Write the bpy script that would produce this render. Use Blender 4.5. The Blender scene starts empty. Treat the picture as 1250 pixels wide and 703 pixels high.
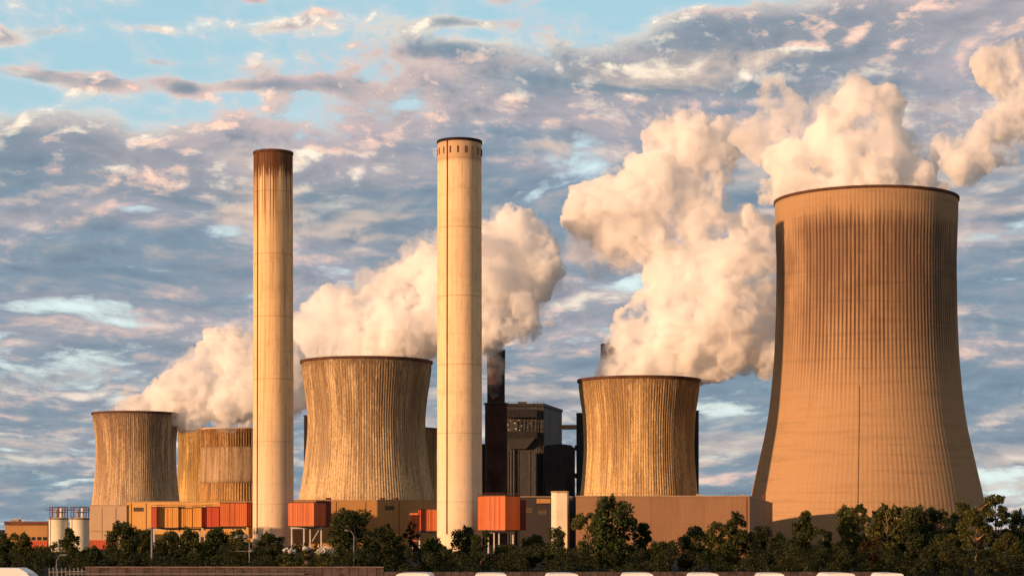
import bpy, math, random
from mathutils import Vector, noise as mnoise

random.seed(7)
R = math.radians
scene = bpy.context.scene
col = scene.collection

# ------------------------------------------------------------------ camera
F, PX0, PY0, CAMH = 2400.0, 625.0, 645.0, 4.75      # focal length and horizon of the photograph in its own pixels
cam_data = bpy.data.cameras.new('camera')
cam = bpy.data.objects.new('camera', cam_data)
col.objects.link(cam)
cam.location = (0, 0, CAMH)
cam.rotation_euler = (R(90), 0, 0)
cam_data.sensor_width = 36.0
cam_data.lens = 36.0 * F / 1250.0
cam_data.shift_y = (PY0 - 351.5) / 1250.0
cam_data.clip_start = 1.0
cam_data.clip_end = 60000.0
scene.camera = cam

SUN_AZ, SUN_EL = 53.0, 5.6          # sun stands behind and left of the camera, low

# ------------------------------------------------------------------ render and exposure
scene.render.engine = 'CYCLES'
scene.view_settings.view_transform = 'Standard'
scene.view_settings.look = 'None'
scene.view_settings.exposure = 0.30
scene.view_settings.gamma = 1.0
scene.view_settings.use_curve_mapping = False
cy = scene.cycles
cy.use_denoising = True
try:
    cy.denoiser = 'OPENIMAGEDENOISE'
except Exception:
    pass
cy.max_bounces = 40
cy.diffuse_bounces = 3
cy.glossy_bounces = 2
cy.volume_bounces = 40
cy.volume_step_rate = 0.15
cy.volume_max_steps = 400
cy.transparent_max_bounces = 8


# ------------------------------------------------------------------ node helpers
class NT:
    """short hand for building node trees"""
    def __init__(self, tree):
        self.t = tree
        self.n = tree.nodes
        self.n.clear()

    def link(self, a, b):
        self.t.links.new(a, b)

    def put(self, sock, v):
        if hasattr(v, 'is_output'):
            self.link(v, sock)
        elif isinstance(v, (tuple, list)):
            sock.default_value = tuple(v) + ((1.0,) if len(v) == 3 and len(sock.default_value) == 4 else ())
        else:
            sock.default_value = v

    def node(self, typ, **props):
        nd = self.n.new(typ)
        for k, v in props.items():
            setattr(nd, k, v)
        return nd

    def m(self, op, a, b=0.0, c=0.0, clamp=False):
        nd = self.node('ShaderNodeMath', operation=op, use_clamp=clamp)
        self.put(nd.inputs[0], a)
        self.put(nd.inputs[1], b)
        self.put(nd.inputs[2], c)
        return nd.outputs[0]

    def add(self, *xs):
        r = xs[0]
        for x in xs[1:]:
            r = self.m('ADD', r, x)
        return r

    def mul(self, a, b): return self.m('MULTIPLY', a, b)
    def sub(self, a, b): return self.m('SUBTRACT', a, b)

    def ss(self, x, a, b, lo=0.0, hi=1.0):
        nd = self.node('ShaderNodeMapRange', interpolation_type='SMOOTHSTEP')
        self.put(nd.inputs['Value'], x)
        self.put(nd.inputs['From Min'], a)
        self.put(nd.inputs['From Max'], b)
        self.put(nd.inputs['To Min'], lo)
        self.put(nd.inputs['To Max'], hi)
        return nd.outputs['Result']

    def lin(self, x, a, b, lo=0.0, hi=1.0):
        nd = self.node('ShaderNodeMapRange', interpolation_type='LINEAR', clamp=True)
        self.put(nd.inputs['Value'], x)
        self.put(nd.inputs['From Min'], a)
        self.put(nd.inputs['From Max'], b)
        self.put(nd.inputs['To Min'], lo)
        self.put(nd.inputs['To Max'], hi)
        return nd.outputs['Result']

    def xyz(self, x, y, z=0.0):
        nd = self.node('ShaderNodeCombineXYZ')
        self.put(nd.inputs[0], x); self.put(nd.inputs[1], y); self.put(nd.inputs[2], z)
        return nd.outputs[0]

    def sep(self, v):
        nd = self.node('ShaderNodeSeparateXYZ')
        self.link(v, nd.inputs[0])
        return nd.outputs[0], nd.outputs[1], nd.outputs[2]

    def noise(self, vec, scale=1.0, detail=4.0, rough=0.55, dist=0.0, lac=2.0, color=False, dim='3D'):
        nd = self.node('ShaderNodeTexNoise', noise_dimensions=dim)
        self.link(vec, nd.inputs['Vector'])
        nd.inputs['Scale'].default_value = scale
        nd.inputs['Detail'].default_value = detail
        nd.inputs['Roughness'].default_value = rough
        nd.inputs['Lacunarity'].default_value = lac
        nd.inputs['Distortion'].default_value = dist
        return nd.outputs['Color'] if color else nd.outputs['Fac']

    def mix(self, fac, a, b, mode='MIX'):
        nd = self.node('ShaderNodeMix', data_type='RGBA', blend_type=mode, clamp_factor=True)
        self.put(nd.inputs[0], fac)
        self.put(nd.inputs[6], a)
        self.put(nd.inputs[7], b)
        return nd.outputs[2]

    def vscale(self, v, s):
        nd = self.node('ShaderNodeVectorMath', operation='SCALE')
        self.put(nd.inputs[0], v)
        self.put(nd.inputs['Scale'], s)
        return nd.outputs[0]


def lin1(c):
    c = c / 255.0
    return c / 12.92 if c <= 0.04045 else ((c + 0.055) / 1.055) ** 2.4


def srgb(r, g, b, k=1.0):
    return (lin1(r) * k, lin1(g) * k, lin1(b) * k)


# ------------------------------------------------------------------ sky: clear Nishita sky with a layer of evening cloud
world = bpy.data.worlds.new('World')
scene.world = world
world.use_nodes = True
W = NT(world.node_tree)
SKY_STRENGTH = 0.12
K = 0.90 / SKY_STRENGTH
sky = W.node('ShaderNodeTexSky', sky_type='NISHITA')
sky.sun_disc = False
sky.sun_elevation = R(SUN_EL)
sky.sun_rotation = R(180 + SUN_AZ)
sky.air_density = 1.0
sky.dust_density = 0.6
sky.ozone_density = 1.6

tc = W.node('ShaderNodeTexCoord')
dx, dy, dz = W.sep(tc.outputs['Generated'])
U = W.mul(W.m('ARCTAN2', dx, dy), 2400.0)       # azimuth and elevation of the looked-at direction, 2400 to the radian
V = W.mul(W.m('ARCSINE', dz), 2400.0)
warp = W.noise(W.xyz(W.mul(U, 1 / 260.0), W.mul(V, 1 / 120.0), 3.3), 1.0, 3.0, 0.5, color=True)
wx, wy, wz = W.sep(warp)
Uw = W.add(U, W.mul(W.sub(wx, 0.5), 150.0))
Vw = W.add(V, W.mul(W.sub(wy, 0.5), 46.0))


def bump(px, py, sx, sy, amp, tilt=0.0):
    """soft ellipse of more or less cloud round one direction of the sky"""
    a = W.sub(Uw, px - PX0)
    b = W.sub(Vw, (PY0 - py))
    if tilt:
        b = W.sub(b, W.mul(a, tilt))
    a = W.mul(a, 1.0 / sx)
    b = W.mul(b, 1.0 / sy)
    q = W.add(W.mul(a, a), W.mul(b, b))
    return W.mul(W.m('EXPONENT', W.mul(q, -1.0)), amp)


edge = W.add(470.0, W.mul(W.lin(U, -420.0, 640.0), 190.0))         # upper edge of the grey layer, higher to the right
above = W.sub(Vw, edge)
bias = W.ss(above, 50.0, -50.0, -0.050, 0.125)
bias = W.add(bias, W.ss(Vw, 330.0, 60.0, 0.0, -0.020))
bias = W.add(bias, W.ss(W.m('ABSOLUTE', U), 900.0, 2200.0, 0.0, 0.10))
for b in [
    # px, py, half width, half height, amount, tilt
    (70, 120, 150, 14, 0.208, 0.0), (212, 124, 24, 9, 0.208, 0.0), (300, 119, 60, 8, 0.195, 0.0), (400, 116, 60, 12, 0.182, 0.0),
    (60, 66, 40, 9, 0.130, 0.0), (195, 58, 30, 6, 0.156, 0.0), (330, 16, 18, 8, 0.182, 0.0), (375, 42, 40, 8, 0.182, 0.2),
    (420, 12, 50, 8, 0.195, 0.15), (610, 6, 45, 7, 0.221, 0.0), (580, 48, 50, 7, 0.195, 0.0), (570, 78, 60, 11, 0.208, 0.0),
    (0, 70, 22, 14, 0.182, 0.0), (185, 92, 45, 8, 0.104, 0.0),
    (740, 105, 120, 30, 0.169, 0.06), (900, 80, 150, 35, 0.182, 0.0), (1050, 50, 130, 30, 0.143, 0.1),
    (850, 12, 90, 16, -0.10, 0.0),
    (90, 215, 190, 34, 0.130, 0.0), (420, 245, 110, 45, 0.156, 0.0), (150, 345, 140, 10, 0.104, 0.0), (250, 245, 90, 14, 0.091, 0.0),
    (170, 267, 50, 6, -0.125, 0.0), (268, 288, 38, 14, -0.125, 0.0), (110, 302, 55, 6, -0.125, 0.0), (200, 334, 60, 8, -0.09, 0.0),
    (70, 388, 60, 8, -0.125, 0.0), (150, 402, 45, 5, -0.115, 0.0), (400, 330, 60, 16, -0.115, -0.15), (640, 200, 30, 9, -0.075, 0.0),
    (712, 208, 34, 9, -0.075, 0.0), (765, 355, 50, 12, -0.12, 0.0), (1205, 300, 45, 10, -0.13, 0.0), (1170, 30, 60, 8, -0.12, 0.3),
    (720, 410, 60, 14, -0.11, 0.0), (440, 215, 40, 12, -0.07, 0.0),
]:
    bias = W.add(bias, bump(*b))


def density(du, dv):
    u = W.add(Uw, du)
    v = W.add(Vw, dv)
    vv = W.mul(W.m('LOGARITHM', W.m('MAXIMUM', W.add(1.0, W.mul(v, 1 / 260.0)), 0.05), math.e), 640.0)   # layers close up towards the horizon
    big = W.noise(W.xyz(W.mul(u, 1 / 270.0), W.mul(vv, 1 / 105.0), 1.7), 1.0, 3.0, 0.5)
    fine = W.noise(W.xyz(W.mul(u, 1 / 104.0), W.mul(vv, 1 / 42.0), 9.1), 1.0, 6.0, 0.58)
    tiny = W.noise(W.xyz(W.mul(u, 1 / 44.0), W.mul(vv, 1 / 22.0), 4.1), 1.0, 5.0, 0.62)
    return W.add(W.mul(big, 0.38), W.mul(fine, 0.46), W.mul(tiny, 0.26))


d0 = W.add(density(0.0, 0.0), bias)
d1 = W.add(density(-13.0, 10.0), bias)
cover = W.ss(d0, 0.520, 0.610)
thin = W.ss(d0, 0.46, 0.56)
rel = W.sub(d0, d1)
lit = W.m('MULTIPLY', W.sub(rel, 0.006), 9.0, clamp=True)
dim = W.m('MULTIPLY', W.sub(W.mul(rel, -1.0), 0.004), 9.0, clamp=True)
edge_lit = W.ss(above, -130.0, 10.0)                              # the tops of the layer catch the low sun
thick = W.ss(d0, 0.60, 0.82)
patch = W.noise(W.xyz(W.mul(Uw, 1 / 420.0), W.mul(Vw, 1 / 75.0), 5.5), 1.0, 4.0, 0.55)
patch2 = W.noise(W.xyz(W.mul(Uw, 1 / 260.0), W.mul(Vw, 1 / 60.0), 15.5), 1.0, 3.0, 0.55)

low = W.ss(V, 400.0, 60.0)
shade = W.mix(W.ss(patch, 0.40, 0.60), srgb(128, 148, 165, K), srgb(178, 170, 176, K))
shade = W.mix(W.mul(thick, 0.65), shade, srgb(122, 139, 152, K))
shade = W.mix(W.mul(low, 0.6), shade, srgb(120, 143, 158, K))
shade = W.mix(W.mul(dim, 0.55), shade, srgb(102, 119, 137, K))
glow = W.mix(W.ss(patch2, 0.45, 0.58), srgb(255, 212, 190, K), srgb(255, 240, 218, K))
litf = W.m('MULTIPLY', lit, W.add(W.mul(edge_lit, 0.85), W.ss(patch, 0.40, 0.56, 0.18, 0.72)), clamp=True)
litf = W.m('MAXIMUM', litf, W.mul(W.mul(W.ss(above, -70.0, 30.0), W.sub(0.62, W.mul(dim, 0.62))), W.ss(d0, 0.74, 0.54)))
cloud = W.mix(litf, shade, glow)
warmp = W.mul(W.mul(W.ss(patch2, 0.55, 0.66), W.ss(above, 20.0, -60.0)), W.sub(1.0, dim))
cloud = W.mix(W.mul(W.mul(warmp, 0.62), W.sub(1.0, W.mul(low, 0.45))), cloud, srgb(228, 200, 180, K))

clear = W.mix(1.0, sky.outputs['Color'], (1.0, 1.0, 1.0), 'MULTIPLY')
veil = W.mix(W.ss(V, 620.0, 60.0), srgb(172, 212, 226, K), srgb(206, 226, 226, K))
clear = W.mix(0.80, clear, veil)                                   # thin high haze over the blue
gap = W.mul(W.ss(above, 20.0, -60.0), W.ss(d0, 0.56, 0.46))
clear = W.mix(W.mul(gap, 0.75), clear, srgb(226, 242, 240, K))
col0 = W.mix(W.mul(thin, 0.25), clear, srgb(226, 214, 214, K))
skycol = W.mix(cover, col0, cloud)
skycol = W.mix(W.ss(V, -4.0, -40.0), skycol, srgb(70, 62, 56, K))
skycol = W.vscale(skycol, W.ss(V, 720.0, 1700.0, 1.0, 0.30))               # the sky dims towards the zenith
bg = W.node('ShaderNodeBackground')
W.put(bg.inputs['Color'], skycol)
bg.inputs['Strength'].default_value = SKY_STRENGTH
wo = W.node('ShaderNodeOutputWorld')
W.link(bg.outputs[0], wo.inputs['Surface'])
world.cycles.sampling_method = 'MANUAL'
world.cycles.sample_map_resolution = 512

sun_data = bpy.data.lights.new('sun', 'SUN')
sun_data.energy = 5.0
sun_data.angle = R(0.5)
sun_data.color = (1.0, 0.565, 0.295)
sun = bpy.data.objects.new('sun', sun_data)
col.objects.link(sun)
SD = Vector((math.sin(R(SUN_AZ)) * math.cos(R(SUN_EL)), math.cos(R(SUN_AZ)) * math.cos(R(SUN_EL)), -math.sin(R(SUN_EL))))
sun.rotation_euler = SD.to_track_quat('-Z', 'Y').to_euler()
sun.location = (-300, -300, 200)
# ------------------------------------------------------------------ mesh helpers
def at(px, py, Y):
    """pixel of the photograph at distance Y -> place in the world"""
    return Vector(((px - PX0) * Y / F, Y, CAMH + (PY0 - py) * Y / F))


def X(px, Y): return (px - PX0) * Y / F
def Z(py, Y): return CAMH + (PY0 - py) * Y / F


def tag(o, label=None, cat=None, group=None, kind=None):
    if label: o['label'] = label
    if cat: o['category'] = cat
    if group: o['group'] = group
    if kind: o['kind'] = kind
    return o


def empty(name, loc, label, cat, group=None, rz=0.0):
    o = bpy.data.objects.new(name, None)
    col.objects.link(o)
    o.location = loc
    o.rotation_euler.z = rz
    o.empty_display_size = 2.0
    return tag(o, label, cat, group)


def world_base(o):
    v = Vector((0, 0, 0))
    while o is not None:
        v += o.location
        o = o.parent
    return v


class MB:
    def __init__(self):
        self.v, self.f, self.mi = [], [], []

    def _add(self, vs, fs, mi=0):
        b = len(self.v)
        self.v += [tuple(p) for p in vs]
        self.f += [tuple(i + b for i in f) for f in fs]
        self.mi += [mi] * len(fs)

    def prism(self, pts, z0, z1, mi=0):
        """upright prism over a footprint; z1 may be a list, one height per corner"""
        n = len(pts)
        area = sum(pts[i][0] * pts[(i + 1) % n][1] - pts[(i + 1) % n][0] * pts[i][1] for i in range(n))
        zt = list(z1) if isinstance(z1, (list, tuple)) else [z1] * n
        if area < 0:
            pts, zt = pts[::-1], zt[::-1]
        vs = [(p[0], p[1], z0) for p in pts] + [(p[0], p[1], z) for p, z in zip(pts, zt)]
        fs = [tuple(range(n))[::-1], tuple(range(n, 2 * n))]
        fs += [(i, (i + 1) % n, (i + 1) % n + n, i + n) for i in range(n)]
        self._add(vs, fs, mi)
        return self

    def box(self, x0, x1, y0, y1, z0, z1, mi=0):
        return self.prism([(x0, y0), (x1, y0), (x1, y1), (x0, y1)], z0, z1, mi)

    def beam(self, p, q, w, h=None, mi=0):
        """square bar between two points"""
        p, q = Vector(p), Vector(q)
        h = h or w
        d = (q - p).normalized()
        up = Vector((0, 0, 1)) if abs(d.z) < 0.95 else Vector((0, 1, 0))
        s = d.cross(up).normalized() * w / 2
        u = s.cross(d).normalized() * h / 2
        vs = []
        for c in (p, q):
            vs += [c - s - u, c + s - u, c + s + u, c - s + u]
        self._add(vs, [(0, 1, 2, 3), (7, 6, 5, 4), (0, 4, 5, 1), (1, 5, 6, 2), (2, 6, 7, 3), (3, 7, 4, 0)], mi)
        return self

    def tube(self, p, q, r0, r1=None, n=12, mi=0, cap=True):
        p, q = Vector(p), Vector(q)
        r1 = r0 if r1 is None else r1
        d = (q - p).normalized()
        a = d.orthogonal().normalized()
        b = d.cross(a)
        vs = []
        for c, r in ((p, r0), (q, r1)):
            for k in range(n):
                t = 2 * math.pi * k / n
                vs.append(c + (a * math.cos(t) + b * math.sin(t)) * r)
        fs = [(k, (k + 1) % n, (k + 1) % n + n, k + n) for k in range(n)]
        if cap:
            fs += [tuple(range(n))[::-1], tuple(range(n, 2 * n))]
        self._add(vs, fs, mi)
        return self

    def lathe(self, c, prof, n=96, ribs=0, depth=0.0, mi=0, closed=False):
        """turned body; ribs fluted lengthwise when given (prof: (r, z, rib amount))"""
        vs, fs = [], []
        for row in prof:
            r, z = row[0], row[1]
            amt = row[2] if len(row) > 2 else 0.0
            for k in range(n):
                t = 2 * math.pi * k / n
                rr = r + (depth * amt * (0.5 + 0.5 * math.cos(ribs * t)) if ribs else 0.0)
                vs.append((c[0] + rr * math.cos(t), c[1] + rr * math.sin(t), c[2] + z))
        m = len(prof)
        for j in range(m - 1 if not closed else m):
            j2 = (j + 1) % m
            for k in range(n):
                k2 = (k + 1) % n
                fs.append((j * n + k, j * n + k2, j2 * n + k2, j2 * n + k))
        self._add(vs, fs, mi)
        return self

    def build(self, name, mat, parent=None, smooth=False, loc=None):
        base = world_base(parent) if parent else Vector(loc or (0, 0, 0))
        me = bpy.data.meshes.new(name)
        me.from_pydata([(a - base.x, b - base.y, c - base.z) for a, b, c in self.v], [], self.f)
        mats = mat if isinstance(mat, (list, tuple)) else [mat]
        for m_ in mats:
            me.materials.append(m_)
        if len(mats) > 1:
            me.polygons.foreach_set('material_index', self.mi)
        if smooth:
            me.polygons.foreach_set('use_smooth', [True] * len(self.f))
        me.update()
        o = bpy.data.objects.new(name, me)
        col.objects.link(o)
        if parent:
            o.parent = parent
        else:
            o.location = base
        return o


def children(o, allobs):
    return [c for c in allobs if c.parent is o]


def copy_tree(o, parent=None, allobs=None):
    allobs = allobs or list(col.objects)
    c = o.copy()
    col.objects.link(c)
    if parent:
        c.parent = parent
    for ch in children(o, allobs):
        copy_tree(ch, c, allobs)
    return c


# ------------------------------------------------------------------ materials
def new_mat(name):
    m_ = bpy.data.materials.new(name)
    m_.use_nodes = True
    return m_, NT(m_.node_tree)


def finish(T, color, rough=0.85, spec=0.2, metal=0.0, bump=None, bstr=0.3, bdist=0.1):
    p = T.node('ShaderNodeBsdfPrincipled')
    T.put(p.inputs['Base Color'], color)
    T.put(p.inputs['Roughness'], rough)
    T.put(p.inputs['Metallic'], metal)
    p.inputs['Specular IOR Level'].default_value = spec
    if bump is not None:
        b = T.node('ShaderNodeBump')
        b.inputs['Strength'].default_value = bstr
        b.inputs['Distance'].default_value = bdist
        T.link(bump, b.inputs['Height'])
        T.link(b.outputs[0], p.inputs['Normal'])
    o = T.node('ShaderNodeOutputMaterial')
    T.link(p.outputs[0], o.inputs['Surface'])
    return p


def plain(name, c, rough=0.75, var=0.18, scale=0.15, spec=0.2, metal=0.0):
    """painted or bare surface with uneven weathering"""
    m_, T = new_mat(name)
    co = T.node('ShaderNodeTexCoord').outputs['Object']
    n = T.noise(co, scale, 5.0, 0.6)
    n2 = T.noise(co, scale * 9.0, 3.0, 0.6)
    f = T.add(T.mul(n, 0.7), T.mul(n2, 0.3))
    c2 = T.mix(T.ss(f, 0.35, 0.65), tuple(x * (1 - var) for x in c), tuple(min(1, x * (1 + var)) for x in c))
    finish(T, c2, rough, spec, metal)
    return m_


def cladding(name, c, pitch=1.2, seam=0.16, panel=6.0, var=0.12, rough=0.6, rust=0.0):
    """profiled sheet: fine upright ribs, panel joints, streaks below the eaves"""
    m_, T = new_mat(name)
    tcn = T.node('ShaderNodeTexCoord')
    x, y, z = T.sep(tcn.outputs['Object'])
    s = T.add(x, T.mul(y, 0.83))
    rib = T.m('SINE', T.mul(s, 2 * math.pi / pitch))
    pj = T.m('PINGPONG', s, panel / 2)
    joint = T.ss(pj, 0.22, 0.0)
    pz = T.m('PINGPONG', z, panel * 0.62)
    jz = T.ss(pz, 0.16, 0.0)
    pid = T.m('FLOOR', T.mul(s, 1 / panel))
    wn = T.node('ShaderNodeTexWhiteNoise', noise_dimensions='1D')
    T.link(pid, wn.inputs['W'])
    streak = T.noise(T.xyz(T.mul(s, 0.8), T.mul(z, 0.07), 2.0), 1.0, 5.0, 0.65)
    cloudy = T.noise(tcn.outputs['Object'], 0.09, 4.0, 0.55)
    k = T.add(1.0, T.mul(T.sub(wn.outputs['Value'], 0.5), var * 1.2), T.mul(T.sub(streak, 0.5), var * 2.6),
              T.mul(T.sub(cloudy, 0.5), var * 2.0), T.mul(rib, seam * 0.35), T.mul(joint, -0.22), T.mul(jz, -0.12))
    c2 = T.vscale(tuple(c), k)
    if rust:
        c2 = T.mix(T.mul(T.ss(streak, 0.56, 0.74), rust), c2, (0.16, 0.06, 0.025))
    finish(T, c2, rough, 0.25, 0.0, rib, seam * 1.6, 0.12)
    return m_


def shell_mat(name, H, light, dark, seed, K=26.0, stripes=0, style='old', darkness=1.0):
    """weathered cooling tower concrete: lengthwise run marks, pour joints, patches"""
    m_, T = new_mat(name)
    tcn = T.node('ShaderNodeTexCoord')
    x, y, z = T.sep(tcn.outputs['Object'])
    r = T.m('SQRT', T.add(T.mul(x, x), T.mul(y, y)))
    nx, ny = T.m('DIVIDE', x, r), T.m('DIVIDE', y, r)
    h = T.mul(z, 1.0 / H)
    ang = T.m('ARCTAN2', y, x)
    fine = T.noise(T.xyz(T.mul(nx, K * 2.0), T.mul(ny, K * 2.0), T.add(T.mul(z, 0.045), seed)), 1.0, 3.0, 0.65)
    run = T.noise(T.xyz(T.mul(nx, K * 0.7), T.mul(ny, K * 0.7), T.add(T.mul(z, 0.012), seed + 7)), 1.0, 4.0, 0.6)
    grit = T.noise(T.xyz(T.mul(nx, 42), T.mul(ny, 42), T.add(T.mul(z, 0.22), seed)), 1.0, 6.0, 0.72)
    broad = T.noise(T.xyz(T.mul(nx, 2.6), T.mul(ny, 2.6), T.add(T.mul(z, 0.018), seed + 3)), 1.0, 4.0, 0.55)
    joint = T.ss(T.m('PINGPONG', z, 1.5 if style == 'old' else 2.6), 0.28, 0.05)
    if style == 'old':
        groove = T.ss(T.m('COSINE', T.mul(ang, float(stripes))), 0.1, -0.8)
        spot = T.noise(T.xyz(T.mul(nx, 60), T.mul(ny, 60), T.add(T.mul(z, 0.9), seed)), 1.0, 5.0, 0.7)
        dirt = T.add(T.mul(run, 0.44), T.mul(grit, 0.34), T.mul(broad, 0.45), T.mul(T.ss(h, 0.15, 0.70), 0.07 * darkness))
        k = T.ss(dirt, 0.590, 0.71)
        c2 = T.mix(T.mul(k, 0.62), light, dark)
        c2 = T.mix(T.mul(T.mul(groove, T.ss(fine, 0.34, 0.60)), T.add(0.30, T.mul(k, 0.62))), c2, tuple(v * 0.55 for v in dark))
        c2 = T.mix(T.mul(T.ss(spot, 0.50, 0.60), 0.62), c2, dark)
        c2 = T.mix(T.mul(T.ss(spot, 0.46, 0.30), T.mul(T.ss(run, 0.58, 0.40), 0.40)), c2, tuple(min(1, v * 1.25) for v in light))
        pale = T.mul(T.ss(broad, 0.50, 0.62), T.ss(h, 0.70, 0.15))
        c2 = T.mix(T.mul(pale, 0.40), c2, (light[0] * 1.05, light[1] * 1.12, light[2] * 1.35))
        drip = T.noise(T.xyz(T.mul(nx, 13), T.mul(ny, 13), T.add(T.mul(z, 0.006), seed + 11)), 1.0, 4.0, 0.65)
        dr = T.ss(T.add(h, T.mul(T.sub(drip, 0.5), 1.7)), 0.66, 1.02)
        c2 = T.mix(T.mul(dr, T.add(0.30, T.mul(T.ss(grit, 0.40, 0.60), 0.42))), c2, tuple(v * 0.72 for v in dark))
        c2 = T.mix(T.mul(joint, 0.07), c2, dark)
        c2 = T.mix(T.mul(T.ss(h, 0.93, 0.985), T.ss(grit, 0.35, 0.6, 0.10, 0.60)), c2, tuple(v * 0.6 for v in dark))
    else:
        wob = T.noise(T.xyz(T.mul(nx, 20), T.mul(ny, 20), 0.4), 1.0, 3.0, 0.6)
        wob2 = T.noise(T.xyz(T.mul(nx, 46), T.mul(ny, 46), 4.4), 1.0, 2.0, 0.6)
        st = T.m('SINE', T.mul(ang, float(stripes)))
        st = T.ss(st, -0.55, 0.55)
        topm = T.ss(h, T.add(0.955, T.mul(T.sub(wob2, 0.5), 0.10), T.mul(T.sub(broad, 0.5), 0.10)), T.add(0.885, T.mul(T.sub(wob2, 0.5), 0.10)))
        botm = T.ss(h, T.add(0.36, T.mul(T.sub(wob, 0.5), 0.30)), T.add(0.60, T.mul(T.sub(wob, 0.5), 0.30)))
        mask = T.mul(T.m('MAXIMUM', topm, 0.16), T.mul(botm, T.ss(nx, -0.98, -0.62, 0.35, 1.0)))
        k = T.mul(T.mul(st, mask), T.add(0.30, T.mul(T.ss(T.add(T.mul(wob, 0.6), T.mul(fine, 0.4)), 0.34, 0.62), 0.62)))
        c2 = T.mix(T.mul(T.add(T.mul(broad, 0.6), T.mul(run, 0.4)), 0.40), light, tuple(v * 0.62 for v in light))
        grime = T.mul(T.mul(T.ss(h, 0.42, 0.80), topm), T.mul(T.ss(broad, 0.30, 0.56), 0.62))
        c2 = T.mix(grime, c2, tuple(v * 1.9 for v in dark))
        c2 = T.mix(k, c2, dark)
        ring = T.noise(T.xyz(T.mul(nx, 1.2), T.mul(ny, 1.2), T.mul(z, 0.30)), 1.0, 3.0, 0.6)
        c2 = T.mix(T.mul(T.ss(ring, 0.50, 0.70), 0.18), c2, dark)
        c2 = T.mix(T.mul(joint, 0.10), c2, dark)
        lng = T.ss(T.m('PINGPONG', T.mul(ang, 180 / math.pi), 7.5), 0.10, 0.0)
        c2 = T.mix(T.mul(lng, 0.15), c2, dark)
        c2 = T.mix(T.mul(T.ss(grit, 0.52, 0.75), 0.16), c2, dark)
    finish(T, c2, 0.92, 0.1, 0.0, T.add(grit, T.mul(fine, 0.8)), 0.5, 0.5)
    return m_


def stack_mat(name, H, light, dark, seed, sooty):
    """slip-formed chimney concrete with lift rings, run marks and soot below the mouth"""
    m_, T = new_mat(name)
    tcn = T.node('ShaderNodeTexCoord')
    x, y, z = T.sep(tcn.outputs['Object'])
    r = T.m('SQRT', T.add(T.mul(x, x), T.mul(y, y)))
    nx, ny = T.m('DIVIDE', x, r), T.m('DIVIDE', y, r)
    h = T.mul(z, 1.0 / H)
    run = T.noise(T.xyz(T.mul(nx, 9), T.mul(ny, 9), T.add(T.mul(z, 0.012), seed)), 1.0, 5.0, 0.6)
    ring = T.noise(T.xyz(T.mul(nx, 0.6), T.mul(ny, 0.6), T.add(T.mul(z, 0.16), seed)), 1.0, 5.0, 0.7)
    blot = T.noise(T.xyz(T.mul(nx, 5), T.mul(ny, 5), T.add(T.mul(z, 0.10), seed)), 1.0, 5.0, 0.65)
    lift = T.ss(T.m('PINGPONG', z, 6.0), 0.30, 0.0)
    biglift = T.ss(T.m('PINGPONG', T.add(z, 9.0), 17.0), 0.45, 0.05)
    zone = T.node('ShaderNodeTexWhiteNoise', noise_dimensions='1D')
    T.link(T.m('FLOOR', T.mul(z, 1 / 34.0)), zone.inputs['W'])
    c2 = T.mix(T.mul(T.ss(run, 0.42, 0.75), 0.60 if sooty else 0.34), light, dark)
    c2 = T.mix(T.mul(T.ss(ring, 0.50, 0.72), 0.22), c2, dark)
    c2 = T.mix(T.mul(T.ss(blot, 0.50, 0.70), 0.28), c2, dark)
    c2 = T.mix(T.mul(T.sub(1.0, zone.outputs['Value']), 0.10), c2, dark)
    c2 = T.mix(T.mul(lift, 0.14), c2, dark)
    c2 = T.mix(T.mul(biglift, 0.45), c2, dark)
    c2 = T.mix(T.ss(h, 0.50, 0.05, 0.0, 0.38), c2, (0.74, 0.66, 0.55))          # paler towards the foot of the shaft
    streak = T.noise(T.xyz(T.mul(nx, 7.5), T.mul(ny, 7.5), T.add(T.mul(z, 0.006), seed + 2)), 1.0, 3.0, 0.55)
    if sooty:
        top = T.ss(T.add(h, T.mul(T.sub(streak, 0.5), 0.16)), 0.82, 0.955)
        streak2 = T.noise(T.xyz(T.mul(nx, 16), T.mul(ny, 16), T.add(T.mul(z, 0.010), seed + 4)), 1.0, 3.0, 0.6)
        st = T.mul(T.ss(T.add(T.mul(streak, 0.5), T.mul(streak2, 0.5)), 0.45, 0.57), T.ss(T.add(h, T.mul(T.sub(streak2, 0.5), 0.30)), 0.80, 0.95))
        c2 = T.mix(T.mul(st, 0.85), c2, (0.10, 0.045, 0.022))
        c2 = T.mix(T.mul(T.ss(T.add(h, T.mul(T.sub(streak2, 0.5), 0.10), T.mul(T.sub(blot, 0.5), 0.06)), 0.955, 0.985), 0.92), c2, (0.100, 0.038, 0.020))
    else:
        c2 = T.mix(T.mul(T.ss(h, 0.972, 0.990), 0.55), c2, (0.33, 0.20, 0.13))
    finish(T, c2, 0.88, 0.12, 0.0, T.add(blot, T.mul(ring, 0.6)), 0.25, 0.2)
    return m_


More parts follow.
